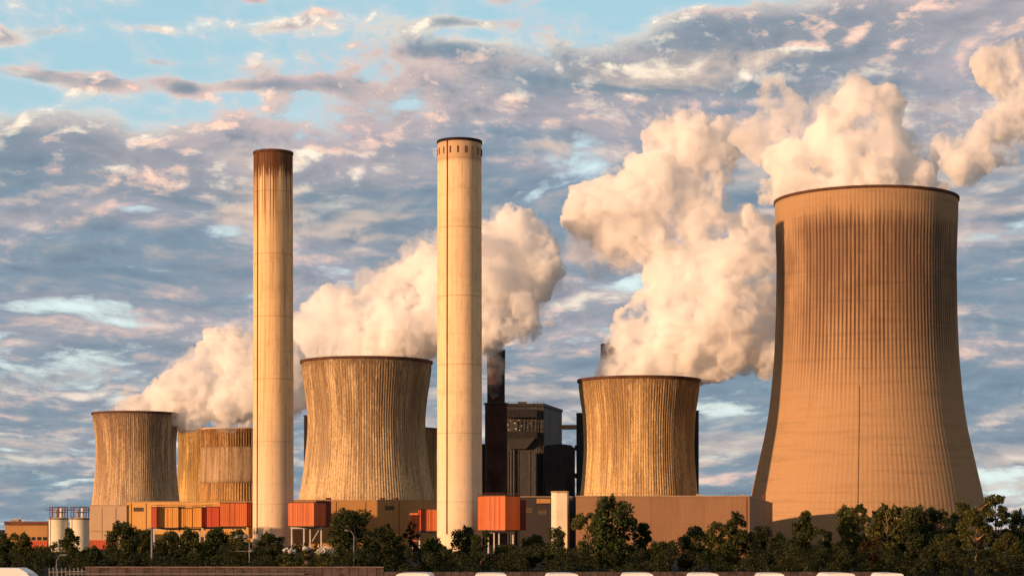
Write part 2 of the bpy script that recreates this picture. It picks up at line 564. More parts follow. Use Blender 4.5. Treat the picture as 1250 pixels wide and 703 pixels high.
def leaf_mat(name, base, tip):
    m_, T = new_mat(name)
    g = T.node('ShaderNodeNewGeometry')
    co = T.node('ShaderNodeTexCoord').outputs['Object']
    oi = T.node('ShaderNodeObjectInfo')
    n = T.noise(co, 0.7, 3.0, 0.6)
    k = T.add(T.mul(g.outputs['Random Per Island'], 0.55), T.mul(n, 0.5))
    c2 = T.mix(T.ss(k, 0.30, 0.85), base, tip)
    c2 = T.mix(T.mul(oi.outputs['Random'], 0.25), c2, (0.044, 0.034, 0.012))
    d = T.node('ShaderNodeBsdfPrincipled')
    T.put(d.inputs['Base Color'], c2)
    d.inputs['Roughness'].default_value = 0.7
    d.inputs['Specular IOR Level'].default_value = 0.2
    t = T.node('ShaderNodeBsdfTranslucent')
    T.put(t.inputs['Color'], c2)
    mx = T.node('ShaderNodeMixShader')
    mx.inputs[0].default_value = 0.42
    T.link(d.outputs[0], mx.inputs[1])
    T.link(t.outputs[0], mx.inputs[2])
    o = T.node('ShaderNodeOutputMaterial')
    T.link(mx.outputs[0], o.inputs['Surface'])
    return m_


def steam_mat(name, dens):
    m_, T = new_mat(name)
    co = T.node('ShaderNodeTexCoord').outputs['Object']
    n = T.add(T.mul(T.noise(co, 1 / 26.0, 2.0, 0.5), 0.50), T.mul(T.noise(co, 1 / 7.0, 5.0, 0.66, 0.5), 0.50))
    d = T.mul(T.ss(n, 0.42, 0.56, 0.0, 2.0), dens)
    v = T.node('ShaderNodeVolumeScatter')          # water droplets scatter and hardly absorb
    v.inputs['Color'].default_value = (1, 1, 1, 1)
    T.put(v.inputs['Density'], d)
    v.inputs['Anisotropy'].default_value = 0.0
    o = T.node('ShaderNodeOutputMaterial')
    T.link(v.outputs[0], o.inputs['Volume'])
    return m_


M = {}
M['dark_steel'] = plain('dark_steel', (0.030, 0.028, 0.028), 0.6, 0.3)
M['black_cladding'] = cladding('black_cladding', (0.022, 0.020, 0.022), 1.5, 0.2, 7.0, 0.3)
M['boiler_cladding'] = cladding('boiler_cladding', (0.058, 0.055, 0.055), 1.5, 0.08, 8.0, 0.35)
M['boiler_pale'] = cladding('boiler_pale', (0.074, 0.070, 0.069), 1.5, 0.12, 8.0, 0.3)
M['ochre_hall'] = cladding('ochre_hall', (0.43, 0.225, 0.075), 1.2, 0.07, 9.0, 0.10)
M['yellow_hall'] = cladding('yellow_hall', (0.66, 0.36, 0.10), 1.2, 0.07, 8.0, 0.10)
M['brown_hall'] = cladding('brown_hall', (0.285, 0.155, 0.080), 1.0, 0.06, 11.0, 0.14)
M['shaded_hall'] = cladding('shaded_hall', (0.040, 0.033, 0.032), 1.2, 0.07, 9.0, 0.15)  # dark tone stands in for the shadow lying on the service hall
M['galvanised'] = plain('galvanised', (0.17, 0.16, 0.15), 0.5, 0.2)
M['trim_pale'] = plain('trim_pale', (0.36, 0.25, 0.15), 0.6, 0.15)
M['trim_dark'] = plain('trim_dark', (0.060, 0.035, 0.025), 0.6, 0.2)
M['orange_panel'] = cladding('orange_panel', (0.54, 0.135, 0.038), 1.1, 0.24, 4.4, 0.20, rust=0.55)
M['amber_panel'] = cladding('amber_panel', (0.62, 0.28, 0.055), 1.1, 0.24, 4.4, 0.18, rust=0.4)
M['red_panel'] = cladding('red_panel', (0.47, 0.075, 0.030), 1.1, 0.2, 4.4, 0.12)
M['maroon_panel'] = cladding('maroon_panel', (0.16, 0.040, 0.026), 1.1, 0.2, 4.4, 0.15)
M['pale_steel'] = plain('pale_steel', (0.55, 0.52, 0.48), 0.5, 0.15)
M['cream_wall'] = plain('cream_wall', (0.66, 0.60, 0.45), 0.8, 0.10, 0.08)
M['pale_block'] = cladding('pale_block', (0.52, 0.36, 0.22), 1.2, 0.05, 12.0, 0.08)
M['rust_steel'] = plain('rust_steel', (0.14, 0.055, 0.035), 0.75, 0.35)
M['rim_rust'] = plain('rim_rust', (0.085, 0.038, 0.024), 0.8, 0.4, 0.3)
M['inner_shell'] = plain('inner_shell', (0.12, 0.10, 0.085), 0.9, 0.3, 0.05)
M['stack_red'] = plain('stack_red', (0.048, 0.022, 0.018), 0.85, 0.45, 0.06)
M['stack_cap'] = plain('stack_cap', (0.016, 0.012, 0.012), 0.85, 0.4, 0.2)
M['slot'] = plain('slot', (0.10, 0.055, 0.030), 0.9, 0.2)
M['white_paint'] = plain('white_paint', (0.80, 0.80, 0.80), 0.3, 0.04, spec=0.5)
M['glass_dark'] = plain('glass_dark', (0.02, 0.025, 0.03), 0.08, 0.1, spec=0.6)
M['glass_car'] = plain('glass_car', (0.16, 0.20, 0.23), 0.06, 0.1, spec=0.9)
M['rubber'] = plain('rubber', (0.02, 0.02, 0.02), 0.85, 0.2)
M['rim_metal'] = plain('rim_metal', (0.45, 0.45, 0.46), 0.35, 0.1, metal=0.7)
M['lens'] = plain('lens', (0.7, 0.7, 0.7), 0.15, 0.05, spec=0.6)
M['bark'] = plain('bark', (0.17, 0.115, 0.075), 0.9, 0.35, 1.5)
M['bark_warm'] = plain('bark_warm', (0.30, 0.17, 0.085), 0.9, 0.3, 1.5)
M['leaf_dark'] = leaf_mat('leaf_dark', (0.026, 0.040, 0.011), (0.100, 0.120, 0.032))
M['leaf_olive'] = leaf_mat('leaf_olive', (0.046, 0.056, 0.013), (0.185, 0.180, 0.042))
M['leaf_blue'] = leaf_mat('leaf_blue', (0.022, 0.035, 0.018), (0.070, 0.090, 0.034))
M['leaf_rust'] = leaf_mat('leaf_rust', (0.05, 0.022, 0.010), (0.10, 0.048, 0.020))
M['leaf_under'] = leaf_mat('leaf_under', (0.016, 0.023, 0.008), (0.064, 0.074, 0.021))
M['blossom'] = plain('blossom', (0.70, 0.66, 0.58), 0.8, 0.2, 1.5)
M['lit_lamp'], _T = new_mat('lit_lamp')
_e = _T.node('ShaderNodeEmission'); _e.inputs['Color'].default_value = (1.0, 0.62, 0.28, 1); _e.inputs['Strength'].default_value = 0.75
_o = _T.node('ShaderNodeOutputMaterial'); _T.link(_e.outputs[0], _o.inputs['Surface'])


def ground_mat(name, a, b, s1=0.02, s2=0.6, rough=0.95):
    m_, T = new_mat(name)
    co = T.node('ShaderNodeTexCoord').outputs['Object']
    n = T.add(T.mul(T.noise(co, s1, 6.0, 0.6), 0.6), T.mul(T.noise(co, s2, 6.0, 0.65), 0.4))
    c2 = T.mix(T.ss(n, 0.35, 0.65), a, b)
    finish(T, c2, rough, 0.1, 0.0, T.noise(co, s2 * 3, 5.0, 0.7), 0.4, 0.1)
    return m_


# ------------------------------------------------------------------ ground
GZ = -7.0                      # the plant stands a little lower than the road
gp_ = [(-600, 0.0), (262, 0.0), (420, -2.4), (640, GZ), (22000, GZ)]
g_ = MB()
xs_ = (-9000, -700, -200, 200, 700, 9000)
g_._add([(x, y, z) for y, z in gp_ for x in xs_],
        [(j * 6 + i, j * 6 + i + 1, (j + 1) * 6 + i + 1, (j + 1) * 6 + i) for j in range(len(gp_) - 1) for i in range(5)])
tag(g_.build('ground', ground_mat('ground_soil', (0.012, 0.014, 0.006), (0.030, 0.026, 0.013))), kind='structure')
g_ = MB(); g_._add([(-400, 118, 0.004), (400, 118, 0.004), (400, 164, 0.004), (-400, 164, 0.004)], [(0, 1, 2, 3)])
tag(g_.build('road', ground_mat('asphalt', (0.042, 0.040, 0.040), (0.062, 0.058, 0.055), 0.1, 4.0)), kind='structure')
g_ = MB()
for k in range(-20, 20):
    g_._add([(k * 9, 145.0, 0.009), (k * 9 + 4, 145.0, 0.009), (k * 9 + 4, 145.15, 0.009), (k * 9, 145.15, 0.009)], [(0, 1, 2, 3)])
tag(g_.build('lane_marking', plain('road_paint', (0.7, 0.7, 0.68), 0.7, 0.1)), kind='structure')
g_ = MB(); g_.box(-400, 400, 164.0, 164.3, -0.3, 0.13); g_.box(-400, 400, 117.7, 118.0, -0.3, 0.13)
tag(g_.build('kerb', plain('kerb_stone', (0.30, 0.29, 0.27), 0.85, 0.15, 0.5)), kind='structure')
g_ = MB(); g_._add([(-700, 780, GZ + .006), (700, 780, GZ + .006), (700, 2600, GZ + .006), (-700, 2600, GZ + .006)], [(0, 1, 2, 3)])
tag(g_.build('plant_yard', ground_mat('yard_gravel', (0.035, 0.032, 0.026), (0.060, 0.054, 0.044), 0.05, 0.8)), kind='structure')


# ------------------------------------------------------------------ cooling towers
TOWERS = 'cooling towers of the power station'


def catmull(pts, h):
    for i in range(len(pts) - 1):
        if pts[i][0] <= h <= pts[i + 1][0] or i == len(pts) - 2:
            p1, p2 = pts[i], pts[i + 1]
            p0 = pts[i - 1] if i else (2 * p1[0] - p2[0], 2 * p1[1] - p2[1])
            p3 = pts[i + 2] if i + 2 < len(pts) else (2 * p2[0] - p1[0], 2 * p2[1] - p1[1])
            t = (h - p1[0]) / (p2[0] - p1[0])
            d = p2[0] - p1[0]
            m1 = (p2[1] - p0[1]) / (p2[0] - p0[0]) * d
            m2 = (p3[1] - p1[1]) / (p3[0] - p1[0]) * d
            return ((2 * t ** 3 - 3 * t * t + 1) * p1[1] + (t ** 3 - 2 * t * t + t) * m1
                    + (-2 * t ** 3 + 3 * t * t) * p2[1] + (t ** 3 - t * t) * m2)


def tower(pxc, D, prof_px, label, mat_args, ribs, depth, rim_w, rim_h, rim_mat, nseg=None, base_z=0.0):
    """prof_px: (row of the photograph, half width there) from the base up to the mouth"""
    cx = X(pxc, D)
    root = empty('cooling_tower', (cx, D, GZ), label, 'cooling tower', TOWERS)
    zp = [(Z(py, D) - GZ, hw * D / F) for py, hw in prof_px]
    zp[0] = (0.0, zp[0][1])
    H = zp[-1][0]
    n = nseg or ribs * 4
    rows = 44
    outer = []
    for j in range(rows + 1):
        z = 0.4 + (H - 0.4) * j / rows
        amt = min(1.0, max(0.0, (H * 0.985 - z) / (H * 0.03))) * min(1.0, max(0.0, z / (H * 0.1)))
        outer.append((catmull(zp, z), z, amt))
    th = 1.0
    inner = [(r - th, z, 0.0) for r, z, a in outer[::-3]]
    MB().lathe((cx, D, GZ), outer + inner, n, ribs, depth, closed=True).build(
        'shell', shell_mat('tower_concrete', H, **{'stripes': ribs, **mat_args}), root, smooth=True)
    rt = outer[-1][0]
    MB().lathe((cx, D, GZ), [(rt + 0.02, H - rim_h), (rt + rim_w, H - rim_h * 0.9), (rt + rim_w, H + 0.25),
                            (rt - th - 0.3, H + 0.25), (rt - th - 0.3, H + 0.02), (rt + 0.02, H + 0.02)], 160, closed=True).build('rim', rim_mat, root)
    rb = outer[0][0]
    MB().lathe((cx, D, GZ), [(rb + 1.2, 0.0), (rb + 1.2, 1.6), (rb - 0.6, 1.6), (rb - 0.6, 0.0)], 120, closed=True).build('base_ring', M['pale_block'], root)
    return root, cx, H, zp


big, bx_, bH, bzp = tower(
    1057, 1118, [(655, 148), (645, 146), (600, 138), (576, 132.5), (513, 119), (450, 112), (400, 109.3), (350, 108.2), (320, 108), (290, 108.8), (245.5, 110.5)],
    'giant tan cooling tower, tallest of all, rising behind the trees at right',
    dict(light=(0.430, 0.270, 0.145), dark=(0.062, 0.036, 0.026), seed=1.0, K=30.0, stripes=144, style='new'),
    144, 0.14, 0.55, 1.3, M['rim_rust'], nseg=720)
tower(447.5, 1330, [(660, 91), (640, 88), (609, 81.5), (562, 74.5), (519, 71), (490, 73), (466, 76.5), (441.5, 79.5)],
      'streaky ochre cooling tower standing between the two tall pale chimneys',
      dict(light=(0.66, 0.48, 0.260), dark=(0.20, 0.125, 0.070), seed=4.2), 150, 0.40, 0.75, 1.5, M['rim_rust'], nseg=600)
tower(780, 1205, [(660, 80), (640, 76), (600, 70.5), (560, 67), (541, 66.5), (509, 68), (484, 71.5), (464, 74)],
      'ochre cooling tower with dark rim between the boiler house and the giant tower',
      dict(light=(0.70, 0.48, 0.220), dark=(0.22, 0.130, 0.062), seed=8.7), 140, 0.40, 0.75, 1.5, M['rim_rust'], nseg=560)
tower(166, 1837, [(665, 59), (650, 57), (616, 52.5), (575, 48.5), (544, 47.8), (524, 49.5), (504.5, 52.5)],
      'leftmost cooling tower, brown and streaked, behind the small silos',
      dict(light=(0.62, 0.44, 0.245), dark=(0.18, 0.110, 0.068), seed=12.3), 140, 0.42, 0.8, 1.7, M['rim_rust'], nseg=560)
tower(263, 2180, [(665, 52), (640, 50), (615, 47.5), (570, 45), (547, 44.5), (524, 45.5)],
      'far yellow cooling tower half hidden behind the leftmost tower',
      dict(light=(0.66, 0.43, 0.15), dark=(0.16, 0.095, 0.045), seed=17.0), 110, 0.3, 0.5, 1.0, M['pale_block'], nseg=440)
rl, rx, rH, rzp = tower(295, 2080, [(665, 56), (640, 53.5), (612, 51), (570, 48), (547, 47.5), (524, 48.5)],
      'far cooling tower with a smooth pale band, directly left of the left chimney',
      dict(light=(0.55, 0.32, 0.12), dark=(0.13, 0.065, 0.03), seed=21.0), 96, 0.9, 0.5, 1.0, M['pale_block'], nseg=480)
# the smooth repaired band round that tower
band = []
for j in range(9):
    z = Z(590, 2080) - GZ + (Z(547, 2080) - Z(590, 2080)) * j / 8
    band.append((catmull(rzp, z) + 1.25, z))
band = band + [(band[-1][0] - 0.8, band[-1][1]), (band[0][0] - 0.8, band[0][1])]
MB().lathe((rx, 2080, GZ), band, 200, closed=True).build('smooth_band', shell_mat('patched_concrete', rH, (0.46, 0.33, 0.195), (0.24, 0.15, 0.08), 33.0, stripes=24), rl, smooth=True)
tower(497, 2100, [(665, 44), (640, 42), (600, 38), (560, 36), (523, 37)],
      'far cooling tower showing only a sliver between middle tower and right chimney',
      dict(light=(0.55, 0.33, 0.13), dark=(0.13, 0.07, 0.035), seed=26.0), 100, 0.3, 0.5, 1.0, M['rim_rust'], nseg=400)

# cable riser down the left flank of the big tower and the lightning strip on its front
def flank(ang, name, mat, w, zlo, zhi, proud):
    mb = MB()
    last = None
    for j in range(25):
        z = zlo + (zhi - zlo) * j / 24
        r = catmull(bzp, z) + proud
        p = Vector((bx_ + r * math.cos(ang), 1118 + r * math.sin(ang), z + GZ))
        if last is not None:
            mb.beam(last, p, w, 0.5)
        last = p
    return mb.build(name, mat, big)


flank(R(-104), 'lightning_strip', plain('weathered_strip', (0.25, 0.15, 0.085), 0.8, 0.3), 0.20, 3, bH * 0.45, 0.2)

# ------------------------------------------------------------------ chimneys
STACKS = 'tall pale concrete chimneys'


def stack(pxc, D, py_top, hw_top, hw_bot, label, sooty, seed, ladders, slots):
    cx = X(pxc, D)
    H = Z(py_top, D)
    rt, rb = hw_top * D / F, hw_bot * D / F
    root = empty('chimney', (cx, D, GZ), label, 'chimney', STACKS)
    prof = []
    for j in range(41):
        t = j / 40
        prof.append((rb + (rt - rb) * t, GZ + (H - GZ) * t))
    prof += [(rt - 0.8, H), (rt - 0.8, H - 12.0)]
    light = (0.86, 0.62, 0.365) if not sooty else (0.82, 0.57, 0.30)
    MB().lathe((cx, D, 0), prof, 96).build('shaft', stack_mat('chimney_concrete', H, light, (0.24, 0.15, 0.085), seed, sooty), root, smooth=True)
    MB().lathe((cx, D, 0), [(rt + 0.02, H - 1.1), (rt + 0.35, H - 1.0), (rt + 0.35, H + 0.3), (rt - 1.3, H + 0.3), (rt - 1.3, H + 0.02), (rt + 0.02, H + 0.02)],
               96, closed=True).build('cap_ring', M['stack_cap'] if not sooty else M['rim_rust'], root)
    for a in ladders:
        c_, s_ = math.cos(a), math.sin(a)
        mb = MB()
        mb.beam((cx + (rb + 0.28) * c_, D + (rb + 0.28) * s_, 2.0), (cx + (rt + 0.28) * c_, D + (rt + 0.28) * s_, H - 0.5), 0.42, 0.4)
        mb.build('ladder', M['rust_steel'], root)
    for k in range(slots):
        a = 2 * math.pi * (k + 0.35) / slots
        c_, s_ = math.cos(a), math.sin(a)
        r = rt + 0.05
        mb = MB()
        mb.beam((cx + r * c_, D + r * s_, H - 7.2), (cx + r * c_, D + r * s_, H - 3.8), 0.75, 0.3)
        if s_ < 0.2:
            mb.build('vent_slot', M['slot'], root)
    return root, cx, H


ch_r, _, _ = stack(561, 982, 173.6, 26.8, 27.6, 'taller clean pale chimney with a row of dark slots below its rim', False, 3.0,
                   [R(-122)], 18)
ch_l, _, _ = stack(333.5, 1076, 187, 23.8, 25.0, 'sooty red-topped pale chimney standing left of the middle cooling tower', True, 6.5,
                   [R(-133)], 0)


def dark_stack(pxc, D, py_top, hw, py_step, hw2, label):
    cx, H = X(pxc, D), Z(py_top, D)
    root = empty('flue_stack', (cx, D, GZ), label, 'chimney')
    zs = Z(py_step, D)
    a, b = hw2 * D / F, hw * D / F
    MB().lathe((cx, D, 0), [(a, GZ), (a, zs), (b, zs + 0.6), (b, H - 14)], 48).build('shaft', M['stack_red'], root, smooth=False)
    MB().lathe((cx, D, 0), [(b, H - 14), (b + 0.25, H - 13.8), (b + 0.25, H), (b - 0.7, H), (b - 0.7, H - 10)], 48).build('cap', M['stack_cap'], root)
    MB().lathe((cx, D, 0), [(a + 0.02, zs - 1.2), (a + 0.9, zs - 1.0), (a + 0.9, zs), (a + 0.02, zs)], 48, closed=True).build('platform', M['dark_steel'], root)
    return root


dark_stack(605.5, 1432, 427, 10.8, 492, 13.6, 'dark red brick-coloured stack beside the right pale chimney, steam drifting across its top')
dark_stack(744, 1700, 420, 10.5, 500, 13.0, 'dark stack whose top pokes out of the steam behind the right cooling tower')

# ------------------------------------------------------------------ boiler house and its neighbours (dark group)
def pp(*pts):
    return [(X(px, Y), Y) for px, Y in pts]


D0 = 1500.0
bh = empty('boiler_house', (X(645, D0), D0, GZ), 'tall dark grey boiler house with a lit gallery under its roof', 'boiler house')
front = MB().prism(pp((608, D0), (664, D0), (686, D0 + 75), (626, D0 + 75)), GZ, Z(496, D0))
front.build('wall', M['boiler_cladding'], bh)
mb = MB(); mb.prism(pp((617, D0 - 2), (664.6, D0 - 2), (687, D0 + 76), (630, D0 + 76)), Z(496, D0), Z(492.5, D0)); mb.build('roof', M['dark_steel'], bh)
MB().prism(pp((632, D0 + 20), (643, D0 + 20), (643, D0 + 30), (632, D0 + 30)), Z(492.5, D0), Z(488, D0)).build('roof_cabin', M['boiler_pale'], bh)
MB().box(X(617, D0), X(655, D0), D0 - 9, D0 - 0.03, Z(535.5, D0), Z(527, D0)).build('gallery_floor', M['black_cladding'], bh)
MB().box(X(617, D0), X(655, D0), D0 - 9, D0 - 0.03, Z(510, D0), Z(500, D0)).build('gallery_roof', M['black_cladding'], bh)
gp = MB()
for k in range(9):
    px = 617.4 + k * 4.65
    gp.beam(at(px, 527, D0 - 8.5), at(px, 510, D0 - 8.5), 0.45)
for py in (514, 521):
    gp.beam(at(617, py, D0 - 8.3), at(655, py, D0 - 8.3), 0.35)
gp.build('gallery_frame', M['dark_steel'], bh)
MB().box(X(618, D0), X(654, D0), D0 - 1.2, D0 - 0.02, Z(527, D0), Z(510, D0)).build('gallery_wall', M['boiler_pale'], bh)
for px, py, w_ in ((619.5, 518.2, .8), (623.0, 513.6, .5), (628.4, 516.3, .9), (633.2, 512.6, .5), (636.4, 519.5, .7), (640.6, 514.2, .4), (621.2, 524.4, .5),
                   (629.8, 523.2, .9), (634.0, 524.8, .4), (643.5, 521.3, .35), (646.8, 516.4, .3)):
    p = at(px, py, D0 - 4)
    b_ = MB(); b_.box(p.x - w_ * 0.75, p.x + w_ * 0.75, p.y - 0.25, p.y + 0.25, p.z - 0.24, p.z + 0.24)
    b_.build('gallery_lamp', M['lit_lamp'], bh)
hp = MB()
za, zb = Z(535.5, D0), Z(548, D0)
hp._add([(X(618, D0), D0 - 9, za), (X(653, D0), D0 - 9, za), (X(653, D0), D0 - 0.05, za), (X(618, D0), D0 - 0.05, za),
         (X(622, D0), D0 - 4, zb), (X(642, D0), D0 - 4, zb), (X(642, D0), D0 - 0.05, zb), (X(622, D0), D0 - 0.05, zb)],
        [(0, 1, 5, 4), (1, 2, 6, 5), (3, 0, 4, 7), (4, 5, 6, 7), (0, 3, 2, 1)])
hp.build('hopper', M['boiler_pale'], bh)
for px in (620, 632, 646, 658):
    MB().box(X(px, D0), X(px + 1.2, D0), D0 - 0.5, D0 - 0.02, GZ, Z(550, D0)).build('pilaster', M['boiler_pale'], bh)

db = empty('bunker_block', (X(683, 1470), 1470, GZ), 'black rounded-roof bunker block right of the boiler house', 'industrial building')
pts = [(X(664, 1470), Z(545, 1470)), (X(668, 1470), Z(543, 1470)), (X(683, 1470), Z(541.5, 1470)), (X(697, 1470), Z(543, 1470)), (X(702, 1470), Z(547, 1470))]
mb = MB()
vs = [(X(664, 1470), 1470, GZ)] + [(x, 1470, z) for x, z in pts] + [(X(702, 1470), 1470, GZ)]
n_ = len(vs)
vs2 = [(x, 1530, z) for x, y, z in vs]
mb._add(vs + vs2, [tuple(range(n_)), tuple(range(n_, 2 * n_))[::-1]] + [(i, i + n_, (i + 1) % n_ + n_, (i + 1) % n_) for i in range(n_)])
mb.build('wall', M['black_cladding'], db)
MB().box(X(666, 1460), X(690, 1460), 1452, 1469.9, GZ, Z(580, 1460)).build('annex', M['dark_steel'], db)
hr = MB()
for px in range(666, 691, 4):
    hr.beam(at(px, 580, 1453), at(px, 577.5, 1453), 0.2)
hr.beam(at(666, 577.5, 1453), at(690, 577.5, 1453), 0.2)
hr.build('handrail', M['dark_steel'], db)

def simple_tower(px0, px1, D, py, label, depth=18):
    r = empty('stair_tower', (X((px0 + px1) / 2, D), D, GZ), label, 'stair tower')
    MB().box(X(px0, D), X(px1, D), D, D + depth, GZ, Z(py, D)).build('wall', M['black_cladding'], r)
    MB().box(X(px0, D) - 0.3, X(px1, D) + 0.3, D - 0.3, D + depth + 0.3, Z(py, D), Z(py, D) + 0.8).build('roof', M['dark_steel'], r)
    return r


simple_tower(704.5, 715, 1475, 505, 'narrow black stair tower joined by bridges to the boiler house')
simple_tower(838, 853, 1490, 502, 'dark stair tower peeping out behind right edge of right cooling tower')
simple_tower(371, 384, 1345, 508, 'dark stair tower peeping out behind left edge of middle cooling tower')
simple_tower(585, 596, 1450, 543, 'low dark block between the right chimney and the red stack')
br = empty('conveyor_bridge', (X(695, 1502), 1502, Z(521, 1502)), 'dark enclosed bridge from the boiler house to the stair tower', 'conveyor bridge')
MB().box(X(680, 1502), X(705, 1502), 1500, 1504, Z(524, 1502), Z(518.5, 1502)).build('casing', M['black_cladding'], br)
for py, lab in ((546.5, 'upper short dark link bridge beside the bunker block'), (580.5, 'lower short dark link bridge beside the bunker block')):
    b_ = MB(); b_.box(X(701.5, 1485), X(705, 1485), 1483, 1487, Z(py + 3, 1485), Z(py - 3, 1485))
    tag(b_.build('link_bridge', M['black_cladding'], loc=(X(703, 1485), 1485, Z(py, 1485))), lab, 'link bridge', 'link bridges')

# ------------------------------------------------------------------ halls
def hall(name, pts, py_top, Dref, label, mat, trim=M['trim_pale'], cat='hall', ztop=None):
    c = (sum(p[0] for p in pts) / len(pts), sum(p[1] for p in pts) / len(pts), GZ)
    r = empty(name, c, label, cat)
    zt = ztop if ztop is not None else Z(py_top, Dref)
    MB().prism(pts, GZ, zt).build('wall', mat, r)
    cx, cy_ = c[0], c[1]
    grow = []
    for x, y in pts:
        d = Vector((x - cx, y - cy_)); d.normalize()
        grow.append((x + d.x * 0.35, y + d.y * 0.35))
    MB().prism(grow, zt, zt + 0.45).build('parapet', trim, r)
    return r, zt


hb, zhb = hall('machine_hall', pp((703, 800), (915, 800), (943, 1025), (703, 1025)), 606, 800,
               'long low brown machine hall in front of right cooling tower', M['brown_hall'])
for px in (760, 800, 850, 905):
    MB().box(X(px, 830), X(px + 3, 830), 828, 831, zhb + 0.45, zhb + 1.6).build('roof_vent', M['trim_pale'], hb)
rc = MB(); rc.box(X(931, 930), X(934, 930), 928, 931, zhb + 0.45, zhb + 3.2); rc.build('roof_stack', M['rust_steel'], hb)
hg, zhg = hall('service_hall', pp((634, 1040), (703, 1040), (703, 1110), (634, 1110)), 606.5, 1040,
               'service hall between red duct and brown hall, its shadow put into dark colour', M['shaded_hall'])
MB().box(X(655, 1039), X(672, 1039), 1037.5, 1039.97, Z(614, 1039), Z(608.5, 1039)).build('sunlit_strip', M['ochre_hall'], hg)  # strip of sun on the shaded wall, put in as an ochre box
MB().box(X(690, 1039), X(703, 1039), 1038.6, 1039.97, GZ, Z(610, 1039)).build('blue_panel', M['black_cladding'], hg)
ho, zho = hall('turbine_hall', pp((330, 1130), (534, 1130), (534, 1165), (330, 1165)), 610.5, 1130,
               'ochre turbine hall at the foot of the middle cooling tower', M['ochre_hall'])
for px in (398, 464, 480):
    MB().box(X(px, 1140), X(px + 6, 1140), 1138, 1142, zho + 0.45, zho + 1.7).build('roof_vent', M['rust_steel'], ho)
hy, zhy = hall('filter_hall', pp((154.5, 1130), (310, 1130), (318, 1165), (154.5, 1165)), 612.5, 1130,
               'bright yellow-orange filter hall left of the left chimney', M['yellow_hall'])
hq, zhq = hall('concrete_block', pp((110, 1129), (154.3, 1129), (154.3, 1165), (112, 1165)), 617, 1129,
               'pale concrete block at the foot of the leftmost cooling tower', M['pale_block'])
MB().box(X(109.8, 1128), X(140, 1128), 1127.5, 1128.95, GZ, Z(659.0, 1119)).build('base_band', M['red_panel'], hq)
MB().box(X(110, 1128), X(154.2, 1128), 1128.6, 1128.95, Z(648.5, 1119), Z(647.2, 1119)).build('ledge', M['trim_pale'], hq)

hw_ = empty('workshop', (X(28, 1050), 1050, GZ), 'long low tan workshop with flat roof at the far left', 'workshop')
MB().prism(pp((6, 1050), (58, 1050), (75, 1085), (6, 1085)), GZ, Z(640, 1050)).build('wall', M['ochre_hall'], hw_)
MB().prism(pp((5, 1048), (59, 1048), (77, 1087), (5, 1087)), Z(640, 1050), Z(636, 1050)).build('roof', M['rust_steel'], hw_)
for k in range(7):
    MB().box(X(10 + k * 7, 1049), X(14 + k * 7, 1049), 1049.6, 1049.97, Z(659, 1049), Z(655, 1049)).build('window', M['glass_dark'], hw_)
MB().box(X(34, 1049), X(59, 1049), 1046.5, 1049.95, GZ, Z(660, 1049)).build('red_band', M['red_panel'], hw_)
MB().box(X(15, 1060), X(24, 1060), 1058, 1064, Z(636, 1060), Z(633.5, 1060)).build('roof_unit', M['trim_pale'], hw_)
MB().box(X(24.5, 1060), X(25.5, 1060), 1059, 1060, Z(636, 1060), Z(630, 1060)).build('vent_pipe', M['pale_steel'], hw_)

# ------------------------------------------------------------------ silos with their head frame
DS = 1000.0
for px, lab in ((71.5, 'left one of two cream storage silos beside the tan workshop'), (97.5, 'right one of two cream storage silos, next to pale concrete block')):
    s = empty('silo', (X(px, DS), DS, 0), lab, 'silo', 'cream storage silos')
    rr = 11.7 * DS / F
    zt = Z(632.5, DS)
    MB().lathe((X(px, DS), DS, 0), [(rr, GZ), (rr, zt), (rr - 0.3, zt + 0.3), (0.01, zt + 0.9)], 48).build('drum', M['cream_wall'], s, smooth=False)
    MB().lathe((X(px, DS), DS, 0), [(rr + .02, zt - 0.5), (rr + 0.18, zt - 0.5), (rr + 0.18, zt + 0.1), (rr + .02, zt + 0.1)], 48, closed=True).build('top_ring', M['rust_steel'], s)
    fr = MB()
    zf = Z(618.5, DS)
    for k in range(8):
        a = 2 * math.pi * k / 8 + 0.2
        c_, s_ = math.cos(a) * (rr - 0.5), math.sin(a) * (rr - 0.5)
        fr.beam((X(px, DS) + c_, DS + s_, zt), (X(px, DS) + c_, DS + s_, zf), 0.35)
        a2 = a + 2 * math.pi / 8
        c2, s2 = math.cos(a2) * (rr - 0.5), math.sin(a2) * (rr - 0.5)
        for zz in (zf, (zt * 0.45 + zf * 0.55)):
            fr.beam((X(px, DS) + c_, DS + s_, zz), (X(px, DS) + c2, DS + s2, zz), 0.28)
    fr.build('head_frame', M['rust_steel'], s)
    MB().tube((X(px + 4.5, DS), DS - 2, zt), (X(px + 4.5, DS), DS - 2, zf - 0.6), 0.85).build('filter_unit', M['pale_steel'], s)
    MB().tube((X(px - 2.0, DS), DS - 1, zt), (X(px - 2.0, DS), DS - 1, zf - 1.6), 0.6).build('filter_unit', M['trim_pale'], s)
    MB().beam((X(px - 7.6, DS), DS - rr * 0.78, GZ), (X(px - 7.6, DS), DS - rr * 0.78, zt + 1.0), 0.3).build('ladder', M['rust_steel'], s)
cw = MB()
zz = Z(622.5, DS)
cw.box(X(55.5, DS), X(110, DS), DS - 0.8, DS + 0.8, zz, zz + 0.35)
for k in range(19):
    px = 56 + k * 3
    cw.beam((X(px, DS), DS - 0.75, zz + 0.35), (X(px, DS), DS - 0.75, zz + 1.35), 0.12)
cw.beam((X(55.5, DS), DS - 0.75, zz + 1.35), (X(110, DS), DS - 0.75, zz + 1.35), 0.14)
tag(cw.build('catwalk', M['rust_steel'], loc=(X(83, DS), DS, zz)), 'rusty steel catwalk running across the tops of both silos', 'catwalk')

